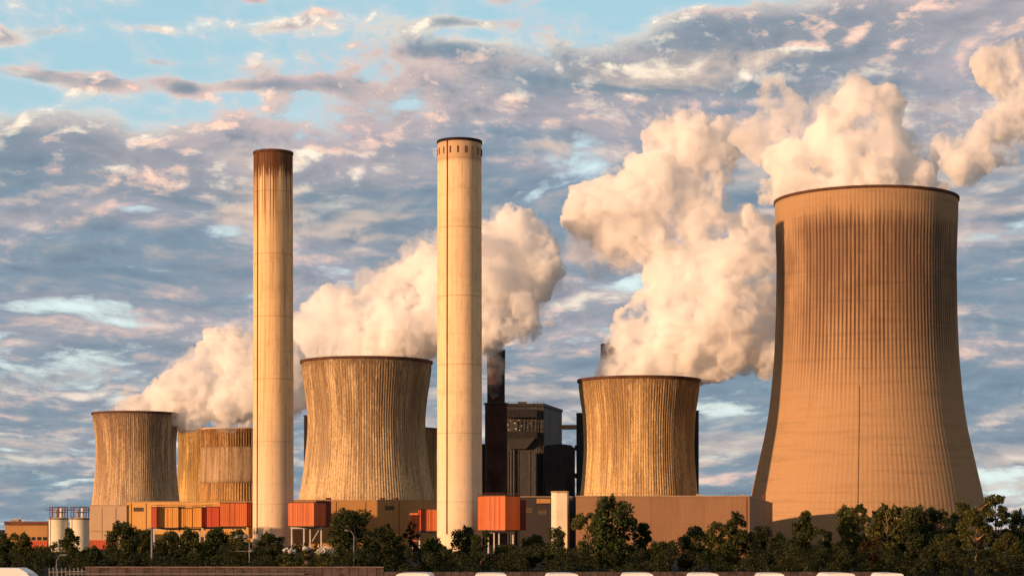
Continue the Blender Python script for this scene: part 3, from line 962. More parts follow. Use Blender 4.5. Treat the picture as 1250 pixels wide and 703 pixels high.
# ------------------------------------------------------------------ orange flue ducts on their stands
def duct(label, sections, legs, Dl, pyb, brace=(), mat_leg=M['pale_steel']):
    """sections: (footprint, py top, py bottom, reference D, material, name)"""
    f0 = sections[0][0]
    r = empty('flue_duct', (f0[0][0], f0[0][1], GZ), label, 'flue duct')
    for foot, pt, pb, Dr, mat, nm in sections:
        zt, zb_ = Z(pt, Dr), Z(pb, Dr)
        body_ = MB().prism(foot, zb_, zt)
        for q in range(len(foot)):                        # upright stiffeners welded to the faces
            p0, p1 = Vector(foot[q]), Vector(foot[(q + 1) % len(foot)])
            L_ = (p1 - p0).length
            for w_ in range(1, int(L_ / 2.6)):
                c_ = p0.lerp(p1, w_ * 2.6 / L_)
                body_.box(c_.x - 0.10, c_.x + 0.10, c_.y - 0.14, c_.y + 0.14, zb_ + 0.2, zt - 0.2)
        o = body_.build(nm, mat, r)
        hr_ = MB()
        for q in range(len(foot)):
            p0, p1 = Vector(foot[q]), Vector(foot[(q + 1) % len(foot)])
            hr_.beam((p0.x, p0.y, zt + 1.45), (p1.x, p1.y, zt + 1.45), 0.10)
            hr_.beam((p0.x, p0.y, zt + 0.4), (p0.x, p0.y, zt + 1.5), 0.10)
        hr_.build('handrail', M['rust_steel'], o)
        cx = sum(p[0] for p in foot) / len(foot); cy_ = sum(p[1] for p in foot) / len(foot)
        g = []
        for x, y in foot:
            d = Vector((x - cx, y - cy_)); d.normalize()
            g.append((x + d.x * 0.3, y + d.y * 0.3))
        MB().prism(g, zt, zt + 0.45).build('edge_frame', M['trim_dark'], o)
        MB().prism(g, zb_ - 0.5, zb_).build('edge_frame', M['trim_dark'], o)
    zb_ = Z(pyb, Dl)
    for px in legs:
        MB().box(X(px, Dl) - 0.35, X(px, Dl) + 0.35, Dl - 0.35, Dl + 0.35, GZ, zb_).build('support_leg', mat_leg, r)
    if len(legs) > 1:
        MB().box(X(legs[0] - 1.5, Dl), X(legs[-1] + 1.5, Dl), Dl - 0.5, Dl + 0.5, zb_ - 0.9, zb_ - 0.03).build('cross_beam', mat_leg, r)
        for a, b in brace:
            MB().beam((X(a, Dl), Dl - 0.36, zb_ - 7.5), (X(b, Dl), Dl - 0.36, zb_ - 1.0), 0.4).build('brace', mat_leg, r)
    return r


def fp(px0, px1, D, depth):
    return pp((px0, D), (px1, D)) + [(X(px1, D), D + depth), (X(px0, D), D + depth)]


DD = 1075.0
duct('long amber flue duct on posts in front of the yellow hall', [
    (fp(184.5, 191.2, DD - 2, 22), 619.5, 643.5, DD, M['red_panel'], 'end_panel'),
    (fp(192.5, 217.5, DD + 1, 22), 619.0, 643.5, DD, M['amber_panel'], 'casing'),
    (fp(218.5, 234.5, DD + 2.2, 22), 620.5, 643.0, DD, M['amber_panel'], 'casing'),
    (fp(235.5, 246.0, DD + 1, 22), 619.5, 643.0, DD, M['amber_panel'], 'casing'),
], [188, 204, 219, 233, 244], DD + 10, 644.5, brace=((200, 212), (236, 228)))
duct('crimson flue duct block left of the tall orange duct', [
    (fp(246.8, 251.5, DD + 3, 20), 619.5, 642.5, DD, M['red_panel'], 'end_panel'),
    (fp(252.3, 267.2, DD, 22), 618.8, 642.5, DD, M['red_panel'], 'casing'),
], [250, 266], DD + 10, 643.5)
duct('tall orange flue duct touching the left side of the sooty chimney', [
    (fp(268.5, 301.0, DD - 3, 24), 614.0, 642.0, DD, M['orange_panel'], 'casing'),
    (fp(302.0, 306.8, DD - 1, 24), 613.5, 642.0, DD, M['orange_panel'], 'casing'),
], [271, 285, 299], DD + 8, 643.0)
duct('orange flue duct with red side, on white frame right of sooty chimney', [
    (pp((352, 1026), (383, 1022), (397.5, 1046), (372, 1054)), 613.5, 641.5, 1024, M['orange_panel'], 'casing'),
    (pp((386, 1064), (404, 1072), (404, 1100), (386, 1100)), 612.0, 642.0, 1070, M['maroon_panel'], 'return_casing'),
], [356, 371, 378.5, 392], 1036, 643.0, brace=((381, 390),))
duct('orange flue duct partly behind the left edge of the right chimney', [
    (fp(510.5, 514.0, 1062, 20), 622, 647.5, 1062, M['red_panel'], 'end_panel'),
    (fp(514.8, 536, 1064, 20), 621.5, 647.5, 1062, M['orange_panel'], 'casing'),
], [512, 528], 1070, 648.5)
# sloping inlet that joins it from the left
duct('sloping orange inlet duct left of the right chimney', [
    (pp((500, 1090), (510, 1086), (510, 1108), (500, 1108)), 626, 660, 1086, M['orange_panel'], 'casing'),
], [503], 1095, 661)
duct('angular orange flue duct on white legs right of the right chimney', [
    (pp((583.5, 931), (592, 922), (616.5, 917), (634.5, 934), (634.5, 956), (583.5, 950)), 605.5, 646.5, 925, M['orange_panel'], 'casing'),
], [596, 603, 609, 626], 936, 648.0)
mb = MB().box(X(634.8, 958), X(642, 958), 950, 975, Z(647, 958), Z(610, 958))
tag(mb.build('duct_stub', M['maroon_panel'], loc=(X(638, 958), 958, Z(647, 958))), 'short dark red duct stub behind the angular orange duct', 'flue duct')

sp = empty('stair_shaft', (X(683, 915), 915, GZ), 'cream concrete stair shaft before the shaded service hall', 'stair shaft')
MB().prism(pp((673, 920), (679, 915), (692.3, 915), (694.5, 927), (675, 933)), GZ, Z(601, 915)).build('wall', M['cream_wall'], sp)
MB().prism(pp((672.5, 920), (679, 914.3), (692.8, 914.3), (695, 927.5), (674.5, 933.8)), Z(601, 915), Z(599, 915)).build('roof', M['trim_pale'], sp)

# ------------------------------------------------------------------ fittings on the walls and roofs
def wall_fit(root, D, rows, mat, name):
    """flat fittings on a front wall: (px0, px1, py0, py1)"""
    for px0, px1, py0, py1 in rows:
        z0 = Z(py1, D)
        MB().box(X(px0, D), X(px1, D), D - 0.18, D - 0.004, max(GZ, z0), Z(py0, D)).build(name, mat, root)


M['louvre'], _T = new_mat('louvre')
_c = _T.node('ShaderNodeTexCoord').outputs['Object']
_x, _y, _z = _T.sep(_c)
_w = _T.m('SINE', _T.mul(_z, 9.0))
finish(_T, _T.mix(_T.ss(_w, -0.4, 0.6), (0.035, 0.026, 0.020), (0.20, 0.13, 0.075)), 0.6, 0.3, 0.0, _w, 0.6, 0.15)
wall_fit(hb, 800, [(911, 911.8, 607, 670)], M['rust_steel'], 'downpipe')
wall_fit(ho, 1130, [(px, px + 0.7, 612, 668) for px in (410, 446, 487)], M['rust_steel'], 'downpipe')
wall_fit(ho, 1130, [(470, 481, 617, 622)], M['louvre'], 'louvre')
wall_fit(hy, 1130, [(px, px + 0.6, 614, 668) for px in (160, 178)], M['rust_steel'], 'downpipe')
wall_fit(hy, 1130, [(163, 175, 619, 624)], M['louvre'], 'louvre')
wall_fit(hq, 1129, [(px, px + 0.6, 619, 658) for px in (124, 141)], M['trim_pale'], 'downpipe')
wall_fit(hg, 1040, [(639, 650, 620, 626), (657, 668, 622, 628)], M['louvre'], 'louvre')
for root, D, p0, p1, zt_ in ((hb, 800, 703, 915, zhb), (ho, 1130, 330, 534, zho), (hy, 1130, 155, 310, zhy)):
    rl_ = MB()
    n_ = int((p1 - p0) / 5)
    for k in range(n_ + 1):
        px = p0 + (p1 - p0) * k / n_
        rl_.beam((X(px, D), D + 0.6, zt_ + 0.4), (X(px, D), D + 0.6, zt_ + 1.55), 0.08)
    rl_.beam((X(p0, D), D + 0.6, zt_ + 1.55), (X(p1, D), D + 0.6, zt_ + 1.55), 0.09)
    rl_.build('roof_railing', M['rust_steel'], root)
# steel frame, stairs and riser pipes on the dark boiler house
fr_ = MB()
for px in (610, 617.5, 655.5, 663.4):
    fr_.beam((X(px, D0), D0 - 0.25, GZ), (X(px, D0), D0 - 0.25, Z(496, D0)), 0.45)
for py in (556, 572, 588):
    fr_.beam((X(617, D0), D0 - 0.25, Z(py, D0)), (X(663.4, D0), D0 - 0.25, Z(py, D0)), 0.4)
fr_.build('steel_frame', M['boiler_pale'], bh)
st_ = MB()
zs_ = [Z(py, D0) for py in range(600, 535, -6)]
for k in range(len(zs_) - 1):
    x0_, x1_ = (X(656.5, D0), X(662.5, D0)) if k % 2 else (X(662.5, D0), X(656.5, D0))
    st_.beam((x0_, D0 - 1.6, zs_[k]), (x1_, D0 - 1.6, zs_[k + 1]), 0.9, 0.18)
    st_.beam((X(655.5, D0), D0 - 1.6, zs_[k]), (X(663.5, D0), D0 - 1.6, zs_[k]), 1.4, 0.12)
st_.build('outside_stairs', M['dark_steel'], bh)
for px in (624, 627.5):
    MB().tube((X(px, D0), D0 - 1.4, GZ), (X(px, D0), D0 - 1.4, Z(549, D0)), 0.6, n=12).build('riser_pipe', M['boiler_pale'], bh)
for px in (652, 656):
    MB().tube((X(px, D0 + 20), D0 + 20, Z(492.5, D0)), (X(px, D0 + 20), D0 + 20, Z(488.5, D0)), 0.5, n=10).build('roof_pipe', M['galvanised'], bh)
rr_ = MB()
for k in range(13):
    px = 617 + k * 3.9
    rr_.beam((X(px, D0), D0 - 1.5, Z(492.5, D0)), (X(px, D0), D0 - 1.5, Z(490.7, D0)), 0.14)
rr_.beam((X(617, D0), D0 - 1.5, Z(490.7, D0)), (X(664, D0), D0 - 1.5, Z(490.7, D0)), 0.16)
rr_.build('roof_railing', M['dark_steel'], bh)
# ------------------------------------------------------------------ steam
import numpy as np


def lattice_noise(p, seed):
    """smooth lattice noise in -1..1 for an array of points"""
    q = np.floor(p).astype(np.int64)
    f = p - q
    f = f * f * f * (f * (f * 6 - 15) + 10)
    out = np.zeros(len(p))
    for dx_ in (0, 1):
        for dy_ in (0, 1):
            for dz_ in (0, 1):
                h = ((q[:, 0] + dx_) * 73856093) ^ ((q[:, 1] + dy_) * 19349663) ^ ((q[:, 2] + dz_) * 83492791) ^ (seed * 2654435)
                h = (h ^ (h >> 13)) * 1274126177
                h = (h ^ (h >> 16)) & 0xFFFF
                w = (f[:, 0] if dx_ else 1 - f[:, 0]) * (f[:, 1] if dy_ else 1 - f[:, 1]) * (f[:, 2] if dz_ else 1 - f[:, 2])
                out += w * (h / 32767.5 - 1.0)
    return out


def mesh_arrays(me):
    n = len(me.vertices)
    co = np.empty(n * 3); me.vertices.foreach_get('co', co)
    no = np.empty(n * 3); me.vertex_normals.foreach_get('vector', no)
    return co.reshape(-1, 3), no.reshape(-1, 3)


def keep_outer(me):
    """mesh data of the outer skins only: pockets closed inside the steam are filled up"""
    co, no = mesh_arrays(me)
    ne = len(me.edges)
    ed = np.empty(ne * 2, dtype=np.int64); me.edges.foreach_get('vertices', ed); ed = ed.reshape(-1, 2)
    lab = np.arange(len(co))
    while True:
        m_ = np.minimum(lab[ed[:, 0]], lab[ed[:, 1]])
        new = lab.copy()
        np.minimum.at(new, ed[:, 0], m_)
        np.minimum.at(new, ed[:, 1], m_)
        new = new[new]
        new = new[new]
        if (new == lab).all():
            break
        lab = new
    nf = len(me.polygons)
    fv = np.empty(len(me.loops), dtype=np.int64); me.loops.foreach_get('vertex_index', fv)
    ls = np.empty(nf, dtype=np.int64); me.polygons.foreach_get('loop_start', ls)
    lt = np.empty(nf, dtype=np.int64); me.polygons.foreach_get('loop_total', lt)
    ar = np.empty(nf); me.polygons.foreach_get('area', ar)
    ce = np.empty(nf * 3); me.polygons.foreach_get('center', ce); ce = ce.reshape(-1, 3)
    fn = np.empty(nf * 3); me.polygons.foreach_get('normal', fn); fn = fn.reshape(-1, 3)
    fl = lab[fv[ls]]
    c0 = ce.mean(axis=0)
    vol = np.bincount(fl, weights=((ce - c0) * fn).sum(axis=1) * ar, minlength=len(co)) / 3.0
    good = vol[fl] > 60.0
    faces = [tuple(fv[a:a + t]) for a, t in zip(ls[good], lt[good])]
    used = np.zeros(len(co), dtype=bool)
    for f in faces:
        used[list(f)] = True
    idx = np.cumsum(used) - 1
    out = bpy.data.meshes.new('steam')
    out.from_pydata(co[used].tolist(), [], [tuple(int(idx[k]) for k in f) for f in faces])
    out.update()
    bpy.data.meshes.remove(me)
    return out


def displace(me, fn_):
    co, no = mesh_arrays(me)
    co = co + no * fn_(co)[:, None]
    me.vertices.foreach_set('co', co.ravel())
    me.update()


VEILS = []


def plume(name, D, blobs, label, dens, voxel=3.0, seed=0, puff=0.33, depth=0.55, amp=1.0, parent=None, nsub=24, veil=False):

    """cauliflower steam body: many overlapping billows fused into one closed skin"""
    rnd = random.Random(seed)
    mb = MB()
    px2m = D / F

    def ball(c, r):
        n, m_ = 12, 8
        vs = [(c[0], c[1], c[2] - r)]
        for j in range(1, m_):
            t = math.pi * j / m_
            for k in range(n):
                a = 2 * math.pi * k / n
                vs.append((c[0] + r * math.sin(t) * math.cos(a), c[1] + r * math.sin(t) * math.sin(a), c[2] - r * math.cos(t)))
        vs.append((c[0], c[1], c[2] + r))
        fs = [(0, 1 + (k + 1) % n, 1 + k) for k in range(n)]
        for j in range(m_ - 2):
            for k in range(n):
                a, b = 1 + j * n + k, 1 + j * n + (k + 1) % n
                fs.append((a, b, b + n, a + n))
        l = len(vs) - 1
        s = 1 + (m_ - 2) * n
        fs += [(s + k, s + (k + 1) % n, l) for k in range(n)]
        mb._add(vs, fs)

    for b in blobs:
        px, py, r = b[:3]
        off = b[3] if len(b) > 3 else 0.0
        rr = r * px2m
        dy = off + rnd.uniform(-1, 1) * rr * depth * 0.4
        c = at(px, py, D)
        c.y += dy
        ball(c, rr * 0.84)
        for k in range(nsub):
            d = Vector((rnd.gauss(0, 1), rnd.gauss(0, 1), rnd.gauss(0.15, 1))).normalized()
            r2 = rr * rnd.uniform(0.55, 1.15) * puff
            ball(c + d * (rr * 0.94 - r2 * 0.55), r2)
            if rnd.random() < 0.7:
                d2 = (d + Vector((rnd.gauss(0, .5), rnd.gauss(0, .5), rnd.gauss(0, .5)))).normalized()
                r3 = r2 * rnd.uniform(0.35, 0.6)
                ball(c + d * (rr * 0.94 - r2 * 0.55) + d2 * (r2 * 0.95), r3)
    tmp = mb.build(name, M['white_paint'])
    md = tmp.modifiers.new('fuse', 'REMESH')
    md.mode = 'VOXEL'
    md.voxel_size = voxel
    dg = bpy.context.evaluated_depsgraph_get()
    me = bpy.data.meshes.new_from_object(tmp.evaluated_get(dg))
    bpy.data.objects.remove(tmp)
    def puffs(p):
        a = lattice_noise(p / 34.0, seed)
        q = 1.0 - 2.0 * np.abs(lattice_noise(p / 17.0 + 3.1, seed + 1))
        r_ = 1.0 - 2.0 * np.abs(lattice_noise(p / 8.5 + 5.7, seed + 2))
        return amp * (a * 4.5 + q * 4.0 + r_ * 2.6 - 2.4)

    def curls(p):
        r_ = 1.0 - 2.0 * np.abs(lattice_noise(p / 5.0 + 1.3, seed + 3))
        s_ = 1.0 - 2.0 * np.abs(lattice_noise(p / 2.6 + 7.7, seed + 4))
        return amp * (r_ * 1.5 + s_ * 0.8 - 0.3)

    displace(me, puffs)
    tmp = bpy.data.objects.new(name, me)            # the puffed skin may fold over itself: fuse it once more
    col.objects.link(tmp)
    md = tmp.modifiers.new('fuse', 'REMESH')
    md.mode = 'VOXEL'
    md.voxel_size = voxel * 0.5
    dg = bpy.context.evaluated_depsgraph_get()
    me = bpy.data.meshes.new_from_object(tmp.evaluated_get(dg))
    bpy.data.objects.remove(tmp)
    me = keep_outer(me)
    displace(me, curls)
    me.name = name
    if veil:
        sel = [q for q in blobs if rnd.random() < 0.8]
        VEILS.append((name, D, [(q[0] + rnd.uniform(-6, 6), q[1] + rnd.uniform(-5, 5), q[2] * rnd.uniform(1.02, 1.22)) for q in sel], seed + 40, voxel))
    me.materials.clear()
    me.materials.append(steam_mat('steam', dens))
    me.polygons.foreach_set('use_smooth', [True] * len(me.polygons))
    o = bpy.data.objects.new(name, me)
    col.objects.link(o)
    c0 = at(blobs[0][0], blobs[0][1], D)
    if parent is None:
        me.transform(__import__('mathutils').Matrix.Translation(-c0))
        o.location = c0
        tag(o, label, 'steam plume', 'steam plumes')
    else:
        me.transform(__import__('mathutils').Matrix.Translation(-world_base(parent)))
        o.parent = parent
    return o


pA = plume('steam_plume', 1837, [(166, 503, 22), (192, 492, 24), (150, 496, 12), (210, 478, 28), (232, 460, 28), (222, 492, 26), (248, 470, 34),
                                 (270, 432, 34), (268, 412, 20), (298, 440, 34), (290, 478, 36), (318, 470, 36), (240, 500, 22), (275, 500, 22), (340, 455, 40)],
           'leftmost steam plume, rolling from the leftmost cooling tower to the sooty chimney', 0.14, 3.4, 1, veil=True)
pA2 = plume('steam_plume', 2120, [(262, 514, 12, 40), (295, 508, 16), (330, 480, 38), (365, 470, 36), (372, 425, 36), (395, 400, 44), (400, 378, 30), (425, 385, 28),
                                  (430, 420, 40), (450, 400, 36), (390, 450, 36), (480, 420, 30)],
            'mauve shaded steam plume between the sooty chimney and the middle tower', 0.09, 3.8, 2, veil=True)
pB = plume('steam_plume', 1330, [(448, 436, 30), (415, 430, 18), (485, 434, 26), (395, 436, 10), (505, 437, 13), (450, 412, 36), (480, 398, 44), (455, 385, 26), (510, 395, 46), (500, 355, 38),
                                 (530, 345, 46), (545, 385, 44), (515, 330, 22), (560, 340, 52), (600, 330, 54), (590, 290, 26), (625, 300, 40), (640, 280, 22), (655, 312, 34),
                                 (645, 335, 38), (620, 370, 44), (585, 395, 40), (668, 335, 26), (655, 285, 16), (600, 410, 22)],
           'creamy billowing steam plume leaning right from middle tower behind right chimney', 0.19, 2.6, 3, veil=True)
plume('wisp', 1265, [(690, 355, 7), (698, 352, 8), (683, 390, 9), (672, 394, 8), (660, 396, 9), (645, 402, 12), (650, 380, 12), (640, 372, 14), (635, 412, 11), (625, 402, 16)],
      None, 0.09, 2.0, 4, parent=pB, nsub=8)
pS = plume('steam_plume', 1415, [(604, 478, 8), (602, 466, 11), (600, 452, 12), (606, 448, 10)],
           'thin pinkish steam drifting across the top of the dark red stack', 0.014, 2.0, 5, nsub=8)
pC = plume('steam_plume', 1205, [(780, 455, 30), (752, 452, 22), (765, 440, 30), (815, 454, 24), (735, 458, 8), (838, 456, 12), (790, 435, 40), (830, 425, 46), (768, 432, 24), (870, 420, 44), (850, 390, 48), (890, 380, 44),
                                 (905, 420, 28), (880, 445, 16), (830, 360, 36), (860, 340, 46), (900, 330, 48), (925, 350, 36), (915, 300, 34), (880, 295, 30), (940, 320, 24),
                                 (820, 330, 24), (800, 300, 34), (770, 285, 38), (740, 265, 34), (715, 265, 28), (705, 262, 20), (735, 240, 26), (770, 250, 40), (800, 235, 42),
                                 (830, 215, 42), (845, 185, 40), (865, 195, 34), (832, 165, 30), (850, 150, 18), (872, 170, 24), (835, 145, 14), (810, 180, 22), (885, 205, 16), (790, 375, 18), (775, 400, 20), (850, 270, 34), (862, 240, 24), (915, 270, 18), (935, 290, 24), (925, 390, 34), (935, 430, 26), (810, 330, 26), (750, 295, 26)],
           'big cream plume climbing and splitting above the right cooling tower', 0.15, 3.0, 6, veil=True)
plume('wisp', 1225, [(720, 290, 26), (728, 315, 24), (712, 305, 22), (755, 310, 20), (700, 285, 18), (780, 410, 12), (762, 402, 8), (750, 430, 12),
                     (915, 395, 28), (930, 400, 26), (935, 430, 24), (925, 375, 22)],
      None, 0.022, 3.0, 7, parent=pC, nsub=8)
pD = plume('steam_plume', 1118, [(1057, 230, 60), (1000, 232, 36), (1105, 228, 30), (1040, 205, 52), (985, 215, 40), (1080, 200, 36), (1020, 175, 42), (1050, 160, 40), (1055, 128, 26), (1075, 125, 18),
                                 (1040, 140, 26), (1090, 135, 12), (1070, 165, 28), (970, 195, 26), (955, 215, 18, 60), (1100, 210, 20), (965, 236, 16), (985, 232, 18), (1125, 234, 18), (1140, 240, 14), (1115, 222, 18)],
           'white steam plume rising from the mouth of the giant cooling tower', 0.19, 2.6, 8, veil=True)
plume('wisp', 1125, [(940, 160, 26), (960, 145, 18), (920, 165, 22), (950, 185, 24), (925, 190, 18), (905, 175, 12), (945, 105, 16), (962, 112, 14), (930, 120, 14), (972, 130, 12), (955, 128, 12),
                     (1095, 180, 22), (1110, 195, 24), (1125, 205, 22), (1090, 160, 14)],
      None, 0.09, 2.6, 9, parent=pD, nsub=10)
pE = plume('steam_plume', 1300, [(1225, 60, 16), (1210, 78, 18), (1236, 76, 18), (1245, 55, 12), (1228, 98, 18), (1250, 100, 18), (1240, 125, 22), (1258, 130, 20), (1262, 150, 24), (1240, 152, 22), (1225, 165, 22), (1205, 172, 24),
                                 (1185, 185, 24), (1165, 190, 22), (1175, 205, 22), (1150, 180, 16), (1158, 160, 12), (1195, 200, 18), (1140, 200, 16), (1275, 140, 26), (1290, 120, 30), (1310, 105, 34), (1275, 165, 24), (1225, 190, 18), (1215, 145, 16), (1190, 160, 12), (1165, 175, 14), (1130, 210, 14), (1262, 75, 16)],
           'loose orange tinted steam curl drifting at right edge of the sky', 0.13, 2.6, 10, nsub=10)


for own, (nm, D_, bl, sd, vx_) in zip((pA, pA2, pB, pC, pD), list(VEILS)):
    plume('thin_veil', D_, bl, None, 0.026, vx_ * 1.1, sd, parent=own, nsub=14, amp=1.5)


# ------------------------------------------------------------------ trees
def leaf_cloud(mb, rnd, clumps, n, size):
    """leaf sprays scattered through the clumps, denser near their skins"""
    tot = sum(r ** 2 for _, r in clumps)
    for c, r in clumps:
        k = int(n * r * r / tot)
        for _ in range(k):
            d = Vector((rnd.gauss(0, 1), rnd.gauss(0, 1), rnd.gauss(0.1, 1))).normalized()
            rr = r * (rnd.random() ** 0.42) * rnd.uniform(0.85, 1.12)
            p = c + Vector((d.x, d.y, d.z * 0.85)) * rr
            s = size * rnd.uniform(0.55, 1.3)
            a = Vector((rnd.gauss(0, 1), rnd.gauss(0, 1), rnd.gauss(0, 1))).normalized()
            b = a.orthogonal().normalized()
            b = (b + a.cross(b) * rnd.uniform(-1, 1)).normalized()
            c2 = a.cross(b).normalized()
            mb._add([p - b * s, p + c2 * s * 0.42, p + b * s, p - c2 * s * 0.42], [(0, 1, 2, 3)])


def limb(mb, pts, r0, r1, n=7):
    m_ = len(pts) - 1
    for i in range(m_):
        ra = r0 + (r1 - r0) * i / m_
        rb = r0 + (r1 - r0) * (i + 1) / m_
        mb.tube(pts[i], pts[i + 1], ra, rb, n)


def make_tree(h, w, seed, kind, leaf, bark, density=1.0):
    """one tree at the origin, height h, crown width w"""
    rnd = random.Random(seed)
    tk, cr = MB(), MB()
    base = 0.05 * h if kind != 'sparse' else 0.26 * h
    lean = Vector((rnd.uniform(-.05, .05), rnd.uniform(-.05, .05), 1)).normalized()
    trunk = [Vector((0, 0, -0.2))]
    for j in range(1, 7):
        trunk.append(Vector((lean.x * h * .9 * j / 6 + rnd.uniform(-.1, .1), lean.y * h * .9 * j / 6 + rnd.uniform(-.1, .1), h * 0.88 * j / 6)))
    limb(tk, trunk, 0.032 * h ** 0.9 * 0.75, 0.03, 8)
    clumps = []
    nb = {'round': 26, 'sparse': 22, 'conic': 20, 'slim': 18, 'bush': 14}[kind]
    for i in range(nb):
        t = (i + rnd.random()) / nb
        z = base + (h - base) * (0.06 + 0.90 * t)
        if kind in ('round', 'bush'):
            prof = math.sqrt(max(0.03, 1 - (abs(t - 0.42) / 0.62) ** 2.2))
        elif kind == 'conic':
            prof = 1.02 - 0.92 * t
        elif kind == 'slim':
            prof = 0.55 + 0.4 * math.sin(math.pi * (t * 0.85 + 0.1))
        else:
            prof = math.sqrt(max(0.05, 1 - (abs(t - 0.62) / 0.68) ** 2))
        a = rnd.uniform(0, 2 * math.pi) + i * 2.4
        rad = w * 0.5 * prof * (rnd.uniform(0.35, 0.80) if kind != 'sparse' else rnd.uniform(0.4, 0.95))
        r = w * (0.20 if kind != 'sparse' else 0.135) * rnd.uniform(0.7, 1.15) * (0.6 + 0.4 * prof)
        if z + r * 0.8 > h:
            z = h - r * 0.8
        c = Vector((math.cos(a) * rad + lean.x * z, math.sin(a) * rad + lean.y * z, z))
        clumps.append((c, r))
        z0 = max(0.1 * h, z - rad * rnd.uniform(0.5, 1.1))
        j = min(5, int(z0 / (h * 0.88) * 6))
        f = z0 / (h * 0.88) * 6 - j
        s = trunk[j].lerp(trunk[j + 1], min(1, max(0, f)))
        mid = s.lerp(c, 0.55) + Vector((rnd.uniform(-.15, .15), rnd.uniform(-.15, .15), rnd.uniform(0, .25)))
        limb(tk, [s, mid, c], 0.011 * h * 0.75, 0.015, 5)
        for q in range(3):
            d = Vector((rnd.gauss(0, 1), rnd.gauss(0, 1), rnd.gauss(.2, 1))).normalized()
            limb(tk, [mid.lerp(c, 0.6), c + d * r * 0.8], 0.02, 0.008, 4)
            if rnd.random() < 0.6:
                clumps.append((c + d * r * 0.95, r * rnd.uniform(0.35, 0.6)))
    n = int(11500 * density * (w * h / 45.0) ** 0.6 * (0.62 if kind == 'sparse' else 1.0))
    leaf_cloud(cr, rnd, clumps, n, 0.145)
    r = empty('tree', (0, 0, 0), None, 'tree')
    tk.build('trunk', bark, r, smooth=True)
    cr.build('crown', leaf, r)
    return r


bpy.context.view_layer.update()
PROTO = {}


def put_tree(px, py_top, w_px, D, kind, leaf, label, group='trees in front of the power station', bark='bark', seed=None, name='tree'):
    h = Z(py_top, D)
    w = w_px * D / F
    key = (kind, leaf, seed if seed is not None else int(h) % 3, bark)
    if key not in PROTO:
        o = make_tree(h, w, len(PROTO) * 7 + 11, kind, M[leaf], M[bark])
        PROTO[key] = (o, h, w, [c for c in col.objects if c.parent is o])
        r = o
        sc_ = 1.0, 1.0
    else:
        o, h0, w0, kids = PROTO[key]
        r = o.copy()
        col.objects.link(r)
        for k_ in kids:
            c = k_.copy()
            col.objects.link(c)
            c.parent = r
        sc_ = w / w0, h / h0
    r.name = name
    r.location = (X(px, D), D, 0)
    r.scale = (sc_[0], sc_[0], sc_[1])
    r.rotation_euler.z = (px * 0.37 + D) % 6.28
    tag(r, label, 'tree', group)
    return r


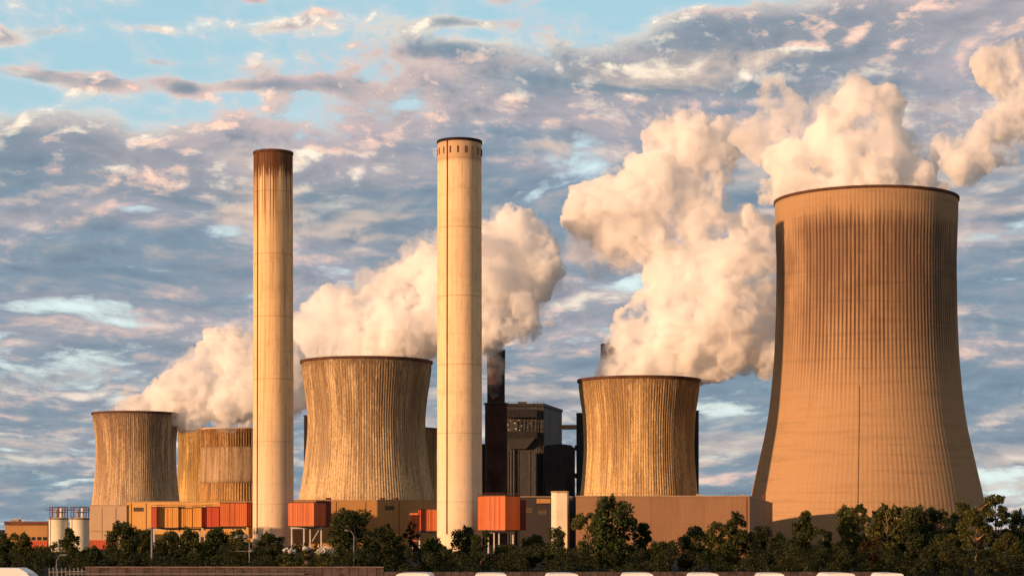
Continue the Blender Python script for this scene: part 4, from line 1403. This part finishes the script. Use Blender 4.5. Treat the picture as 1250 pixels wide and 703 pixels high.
TREES = [
    # px, top row, width, distance, kind, leaf, label
    (2, 652, 34, 205, 'round', 'leaf_dark', 'dark round tree cut by the left edge of the photo'),
    (24, 650, 32, 216, 'round', 'leaf_olive', 'small leafy tree in front of the left end of the tan workshop'),
    (48, 666, 40, 222, 'bush', 'leaf_olive', 'low bushy tree below the right end of the tan workshop'),
    (86, 643, 40, 214, 'conic', 'leaf_dark', 'dark pointed tree standing before the two cream silos'),
    (112, 668, 34, 226, 'bush', 'leaf_dark', 'low dark tree just right of the silos, before the red base band'),
    (147, 636, 42, 210, 'round', 'leaf_dark', 'dark round-headed tree in front of the pale concrete block'),
    (172, 645, 36, 219, 'round', 'leaf_olive', 'leafy tree in front of the left end of the yellow hall'),
    (206, 648, 40, 224, 'round', 'leaf_dark', 'dark tree below the left half of the amber duct'),
    (234, 646, 36, 214, 'bush', 'leaf_olive', 'bushy tree below the right half of the amber duct'),
    (262, 644, 42, 221, 'round', 'leaf_dark', 'dark tree below the crimson duct block'),
    (292, 646, 38, 216, 'round', 'leaf_olive', 'leafy tree below the tall orange duct'),
    (324, 650, 40, 213, 'round', 'leaf_dark', 'dark tree hiding the foot of the sooty chimney'),
    (350, 676, 34, 207, 'bush', 'leaf_olive', 'low shrubby tree right of the foot of the sooty chimney'),
    (388, 678, 40, 209, 'bush', 'leaf_dark', 'low dark tree under the white duct frame'),
    (432, 621, 60, 206, 'round', 'leaf_dark', 'broad dark tree before the shaded part of turbine hall, tallest left of centre'),
    (466, 640, 42, 214, 'round', 'leaf_dark', 'rounded dark tree in front of the middle of turbine hall'),
    (482, 652, 34, 218, 'round', 'leaf_olive', 'small olive tree right of the rounded dark tree by the turbine hall'),
    (501, 636, 20, 216, 'sparse', 'leaf_rust', 'thin reddish sapling against the sloping orange inlet duct'),
    (526, 655, 38, 222, 'bush', 'leaf_olive', 'bushy tree at the left foot of the right pale chimney'),
    (566, 642, 40, 215, 'round', 'leaf_dark', 'dark tree crossing the foot of the right pale chimney'),
    (587, 648, 28, 209, 'sparse', 'leaf_dark', 'airy little tree between right chimney and white duct legs'),
    (622, 664, 44, 216, 'bush', 'leaf_dark', 'low dark tree under the angular orange duct'),
    (650, 652, 38, 222, 'round', 'leaf_dark', 'dark tree in front of the shaded service hall'),
    (677, 643, 28, 213, 'round', 'leaf_dark', 'narrow dark tree covering the left foot of the cream stair shaft'),
    (716, 625, 46, 219, 'sparse', 'leaf_olive', 'airy olive tree leaning against the left side of the big central tree'),
    (748, 605, 66, 207, 'round', 'leaf_dark', 'big broad dark tree in front of the left part of brown hall'),
    (775, 632, 40, 211, 'sparse', 'leaf_dark', 'ragged tree joined to the right side of the big central tree'),
    (806, 660, 42, 219, 'bush', 'leaf_dark', 'low bush-like tree before the middle of brown hall'),
    (846, 642, 44, 213, 'round', 'leaf_dark', 'mid-sized dark tree before the right third of brown hall'),
    (873, 637, 38, 221, 'round', 'leaf_olive', 'olive tree between two darker ones at right end of brown hall'),
    (899, 626, 40, 209, 'round', 'leaf_dark', 'dark tree rising almost to the roof at brown hall front corner'),
    (928, 642, 40, 217, 'round', 'leaf_blue', 'bluish dark tree in front of the shaded side of brown hall'),
    (951, 652, 30, 222, 'bush', 'leaf_olive', 'small yellowish bushy tree at the far end of brown hall'),
    (981, 622, 50, 212, 'conic', 'leaf_dark', 'broad pointed dark tree before the shaded foot of the giant tower'),
    (1006, 645, 32, 207, 'slim', 'leaf_blue', 'slim bluish tree close right of the broad pointed tree'),
    (1034, 618, 48, 217, 'round', 'leaf_olive', 'loose olive tree before the left of centre of the giant tower'),
    (1057, 616, 34, 225, 'sparse', 'leaf_dark', 'airy tree with twiggy top before centre of the giant tower'),
    (1084, 616, 50, 209, 'round', 'leaf_olive', 'full leafy olive tree before centre right of the giant tower'),
    (1114, 617, 46, 220, 'round', 'leaf_dark', 'dark dense tree with flat top before right half of the giant tower'),
    (1142, 619, 46, 213, 'round', 'leaf_blue', 'dark bluish tree at the right third of the giant tower'),
    (1168, 622, 36, 224, 'slim', 'leaf_olive', 'slim yellow-green tree before the right edge of the giant tower'),
    (1192, 606, 58, 208, 'sparse', 'leaf_olive', 'tall airy tree with pale trunk crossing right edge of giant tower'),
    (1219, 605, 44, 219, 'sparse', 'leaf_dark', 'tall ragged tree against the sky right of the giant tower'),
    (1246, 622, 40, 211, 'round', 'leaf_dark', 'dark tree cut by the right edge of the photo'),
    (1228, 650, 40, 203, 'round', 'leaf_olive', 'lower olive tree in front of the ragged tree at far right'),
    (1066, 655, 36, 202, 'bush', 'leaf_rust', 'low brownish tree in front of the full olive tree'),
    (1158, 652, 34, 201, 'sparse', 'leaf_olive', 'small twiggy tree before the slim yellow-green tree'),
]
for i, (px, py, w, D, kind, leaf, lab) in enumerate(TREES):
    put_tree(px, py, w, D, kind, leaf, lab, bark='bark_warm' if px in (1192, 1066, 501) else 'bark', seed=i % 3)

# undergrowth below the belt: one unbroken thicket
rnd = random.Random(99)
ug = MB()
cl = []
for i in range(1080):
    px = rnd.uniform(-40, 1300) if i % 4 else rnd.uniform(930, 1300)
    D = rnd.uniform(188, 236)
    z = rnd.uniform(0.1, 1.0) * (2.0 + 1.5 * mnoise.noise(Vector((px / 45.0, 0, 4))) + 0.5)
    cl.append((Vector((X(px, D), D, max(0.1, z))), rnd.uniform(0.45, 0.95)))
leaf_cloud(ug, rnd, cl, 112000, 0.15)
tag(ug.build('undergrowth', M['leaf_under']), 'dark tangled undergrowth filling the foot of the tree belt', 'undergrowth', kind='stuff')

# pale flowering shrubs by the white duct frame
for i, (px, py, w, lab) in enumerate([(354, 669, 17, 'white flowering shrub at the foot of the sooty chimney'),
                                      (374, 668, 10, 'tiny white flowering shrub between two larger white ones'),
                                      (399, 667, 24, 'white flowering shrub under right leg of the white duct frame')]):
    D = 184 - 2 * i
    h = Z(py - 2, D)
    sh = empty('flowering_shrub', (X(px, D), D, 0), lab, 'shrub', 'white flowering shrubs')
    b1, b2, b3 = MB(), MB(), MB()
    rw = w * D / F / 2
    c = [(Vector((X(px, D) + rnd.uniform(-rw, rw) * 0.7, D + rnd.uniform(-.5, .5), h - rw * rnd.uniform(0.35, 0.9))), rw * rnd.uniform(0.35, 0.55)) for _ in range(7)]
    leaf_cloud(b1, rnd, [(q - Vector((0, 0, 0.25)), r) for q, r in c] + [(Vector((q.x, q.y - 0.1, h * f_)), r * 1.25) for q, r in c for f_ in (0.15, 0.4, 0.65)], 1900, 0.12)
    leaf_cloud(b2, rnd, c, 520, 0.10)
    for q, r in c:
        limb(b3, [Vector((X(px, D), D, -.1)), q], 0.04, 0.015, 5)
    b3.build('stem', M['bark'], sh)
    b1.build('foliage', M['leaf_olive'], sh)
    b2.build('blossom', M['blossom'], sh)


# ------------------------------------------------------------------ lamps and poles
def street_lamp(px, py_top, D, label, arm=1, r=0.07, group='street lamps'):
    h = Z(py_top, D)
    x = X(px, D)
    s = empty('street_lamp', (x, D, 0), label, 'street lamp', group)
    MB().tube((x, D, -0.1), (x, D, h - 0.5), r, r * 0.65, 10).build('post', M['galvanised'], s, smooth=True)
    a = MB()
    last = Vector((x, D, h - 0.5))
    for k in range(1, 6):
        t = k / 5
        q = Vector((x + arm * 0.45 * t, D, h - 0.5 + 0.5 * math.sin(t * math.pi / 2)))
        a.tube(last, q, r * 0.6, n=8)
        last = q
    a.build('arm', M['galvanised'], s, smooth=True)
    hd = MB()
    hd.prism([(last.x - 0.1, D - 0.14), (last.x + arm * 0.42, D - 0.10), (last.x + arm * 0.42, D + 0.10), (last.x - 0.1, D + 0.14)], h - 0.06, h + 0.07)
    hd.build('lamp_head', M['galvanised'], s)
    return s


street_lamp(69, 677, 170, 'pale curved street lamp in front of the pointed tree by the silos')
street_lamp(432, 647, 185, 'pale street lamp standing before the broad dark tree', -1)
tp = empty('utility_pole', (X(185.5, 200), 200, 0), 'tall bare pale pole before the left end of the amber duct', 'pole')
MB().tube((X(185.5, 200), 200, -0.2), (X(185.5, 200), 200, Z(643, 200)), 0.14, 0.10, 10).build('shaft', M['galvanised'], tp, smooth=True)
MB().beam((X(185.5, 200) - 0.35, 200, Z(644.5, 200)), (X(185.5, 200) + 0.35, 200, Z(644.5, 200)), 0.10).build('cross_arm', M['galvanised'], tp)
cp = empty('power_pole', (X(304.5, 195), 195, 0), 'thin pole with long cross arm and lamps before the sooty chimney', 'pole')
xx = X(304.5, 195)
MB().tube((xx, 195, -0.2), (xx, 195, Z(652, 195)), 0.075, 0.055, 8).build('shaft', M['galvanised'], cp, smooth=True)
MB().beam((X(277, 195), 195, Z(672.3, 195)), (xx + 0.2, 195, Z(672.3, 195)), 0.05).build('cross_arm', M['galvanised'], cp)
for px, py in ((289.5, 654.5), (300, 654), (306.5, 671.5)):
    l = MB()
    q = at(px, py, 195)
    l.lathe((q.x, q.y, q.z), [(0.02, 0.16), (0.22, 0.0), (0.30, -0.14), (0.05, -0.16)], 12)
    l.beam((q.x, q.y, q.z + 0.1), (xx, 195, q.z + 0.18), 0.05)
    l.build('lamp', M['galvanised'], cp)

# ------------------------------------------------------------------ wall and railing at the bottom left
def wall_mat():
    m_, T = new_mat('old_planks')
    tcn = T.node('ShaderNodeTexCoord')
    x, y, z = T.sep(tcn.outputs['Object'])
    n = T.noise(T.xyz(T.mul(x, 1.3), T.mul(z, 2.0), 0.0), 1.0, 5.0, 0.65)
    pj = T.ss(T.m('PINGPONG', x, 0.30), 0.05, 0.0)
    pid = T.node('ShaderNodeTexWhiteNoise', noise_dimensions='1D')
    T.link(T.m('FLOOR', T.mul(x, 1 / 0.6)), pid.inputs['W'])
    c2 = T.mix(T.ss(n, 0.35, 0.65), (0.040, 0.030, 0.027), (0.10, 0.075, 0.066))
    c2 = T.mix(T.mul(pid.outputs['Value'], 0.5), c2, (0.11, 0.075, 0.065))
    c2 = T.mix(T.mul(pj, 0.8), c2, (0.02, 0.012, 0.010))
    finish(T, c2, 0.9, 0.1)
    return m_


DW = 132.0
bw = empty('boundary_wall', (X(285, DW), DW, 0), 'low brown weathered boundary wall along the bottom left edge', 'wall')
MB().box(X(104, DW), X(468, DW), DW, DW + 0.22, -0.1, Z(692.3, DW)).build('panelling', wall_mat(), bw)
MB().box(X(103.5, DW), X(468.5, DW), DW - 0.05, DW + 0.27, Z(692.3, DW), Z(691.2, DW)).build('coping', plain('coping', (0.20, 0.13, 0.105), 0.85, 0.3, 1.0), bw)
MB().box(X(82, DW), X(372, DW), DW - 0.22, DW - 0.003, Z(700.6, DW), Z(699.4, DW)).build('ledge', M['galvanised'], bw)
ra = empty('railing', (X(82, DW), DW, 0), 'pale steel railing with slanted bars at left end of the brown wall', 'railing')
for px in range(61, 104, 5):
    MB().beam((X(px, DW), DW + 0.2, 0), (X(px - 1.8, DW), DW + 0.2, Z(692.5 + ((px * 7) % 3) * 0.6, DW)), 0.07).build('slanted_bar', M['galvanised'], ra)
MB().beam((X(58, DW), DW + 0.2, Z(698, DW)), (X(104, DW), DW + 0.2, Z(697, DW)), 0.06).build('rail', M['galvanised'], ra)


# ------------------------------------------------------------------ parked vehicles along the road, only their roofs in the frame
def side_prism(mb, prof, y0, y1, inset=0.0):
    """profile in x,z extruded across y, the upper points drawn in"""
    zmax = max(z for x, z in prof)
    zmin = min(z for x, z in prof)
    n = len(prof)
    va, vb = [], []
    for x, z in prof:
        k = inset * max(0.0, (z - zmin) / (zmax - zmin))
        va.append((x, y0 + k, z)); vb.append((x, y1 - k, z))
    mb._add(va + vb, [tuple(range(n)), tuple(range(2 * n - 1, n - 1, -1))] + [(i, i + n, (i + 1) % n + n, (i + 1) % n) for i in range(n)])
    return mb


def wheels(r, xs, y0, y1, rad):
    for x in xs:
        for y, s in ((y0, 1), (y1, -1)):
            w = MB().tube((x, y, rad), (x, y + s * 0.2, rad), rad, n=20).build('wheel', M['rubber'], r)
            MB().tube((x, y - s * 0.012, rad), (x, y + s * 0.05, rad), rad * 0.62, n=16).build('rim', M['rim_metal'], w)


def make_van(label, group):
    """upright panel van, its tail towards the camera"""
    r = empty('parked_van', (0, 0, 0), label, 'van', group)
    body = MB()
    prof = [(-0.98, 0.35), (0.98, 0.35), (1.00, 0.75), (0.97, 1.15), (0.91, 1.78), (0.84, 1.92), (0.70, 1.985), (0.30, 2.005),
            (-0.30, 2.005), (-0.70, 1.985), (-0.84, 1.92), (-0.91, 1.78), (-0.97, 1.15), (-1.00, 0.75)]
    ys = [(-2.45, 1.0), (1.05, 1.0), (1.60, 0.80), (2.05, 0.50), (2.55, 0.42)]
    n = len(prof)
    vs = []
    for y, q in ys:
        top = 0.35 + (2.005 - 0.35) * q
        vs += [(x, y, min(z, top) if q < 1.0 else z) for x, z in prof]
    fs = [tuple(range(n)), tuple(range(4 * n, 5 * n))[::-1]]
    for q in range(4):
        fs += [(q * n + m_, q * n + n + m_, q * n + n + (m_ + 1) % n, q * n + (m_ + 1) % n) for m_ in range(n)]
    body._add(vs, fs)
    body.build('body', M['white_paint'], r)
    for x in (-0.45, 0.45):
        d_ = MB().box(x - 0.40, x + 0.40, -2.475, -2.452, 0.55, 1.85).build('rear_door', M['white_paint'], r)
        MB().box(x - 0.32, x + 0.32, -2.49, -2.477, 1.18, 1.62).build('window', M['glass_car'], d_)
        MB().box(x * 2.04 - 0.055, x * 2.04 + 0.055, -2.49, -2.452, 0.80, 1.20).build('tail_light', M['red_panel'], r)
    MB().box(-0.95, 0.95, -2.56, -2.452, 0.36, 0.52).build('bumper', M['rubber'], r)
    for x in (-1.0, 1.0):
        MB().box(x - 0.02, x + 0.02, 0.55, 1.25, 1.22, 1.66).build('side_window', M['glass_car'], r)
        MB().box(x * 1.06 - 0.09, x * 1.06 + 0.09, 1.28, 1.40, 1.15, 1.38).build('wing_mirror', M['rubber'], r)
    for y in (-1.55, 1.65):
        for x in (-0.98, 0.98):
            s_ = 1 if x < 0 else -1
            w = MB().tube((x, y, 0.33), (x + s_ * 0.2, y, 0.33), 0.33, n=20).build('wheel', M['rubber'], r)
            MB().tube((x - s_ * 0.012, y, 0.33), (x + s_ * 0.05, y, 0.33), 0.2, n=16).build('rim', M['rim_metal'], w)
    return r


tag(MB().box(X(469, 153), X(1085, 153), 153, 153.25, -0.1, Z(697.6, 153)).build('low_wall', wall_mat(), loc=(X(777, 153), 153, 0)),
    'long low grey-brown wall running behind the row of white vans', 'wall')
CARS = [(508, 46, 'white parked van at bottom edge below the sloping orange inlet duct'),
        (599, 42, 'white parked van at bottom edge below the right pale chimney'),
        (685, 40, 'white parked van at bottom edge below the cream stair shaft'),
        (777, 41, 'white parked van at bottom edge right below the big central tree'),
        (857, 36, 'white parked van at bottom edge below the right third of brown hall'),
        (940, 34, 'white parked van at bottom edge below the shaded side of brown hall'),
        (1018, 37, 'white parked van at bottom edge below the left of the giant tower'),
        (1082, 30, 'rightmost of the row of white parked vans along the bottom edge')]
DC = 126.0
first = None
for i, (px, w, lab) in enumerate(CARS):
    if first is None:
        first = make_van(lab, 'white vans parked side by side by the road')
        o = first
        bpy.context.view_layer.update()
    else:
        o = copy_tree(first)
        o['label'] = lab
    k_ = w / 38.0
    o.location = (X(px, DC), DC + (i % 3) * 0.35, 0.004)
    o.scale = (k_, 1.0, 1.0 - 0.008 * (i % 3))
    o.scale.z *= 0.975
    o.rotation_euler.z = R((-2.0, 1.5, 3.0, -1.0, 0.5, -2.5, 2.0, 0.0)[i])

DV = 112.0
vx = X(3, DV)
v = empty('parked_van', (vx, DV, 0), 'white van at bottom left corner, its roof below the dark trees', 'van')
side_prism(MB(), [(vx - 3.1, 0.35), (vx + 2.9, 0.35), (vx + 2.98, 0.95), (vx + 2.55, 1.35), (vx + 1.55, 2.30), (vx + 1.15, 2.52), (vx - 2.9, 2.55), (vx - 3.1, 2.40)],
           DV - 1.0, DV + 1.0, 0.10).build('body', M['white_paint'], v)
side_prism(MB(), [(vx + 2.52, 1.42), (vx + 1.66, 2.24), (vx + 1.60, 2.22), (vx + 2.40, 1.40)], DV - 0.80, DV + 0.80, 0.0).build('windscreen', M['glass_dark'], v)
MB().box(vx + 0.5, vx + 1.45, DV - 0.985, DV - 0.93, 1.45, 2.05).build('window', M['glass_dark'], v)
wheels(v, (vx - 1.9, vx + 1.9), DV - 1.02, DV + 1.02, 0.35)
for y in (-0.75, 0.75):
    MB().box(vx + 2.93, vx + 3.0, DV + y - 0.15, DV + y + 0.15, 0.8, 1.05).build('headlight', M['lens'], v)
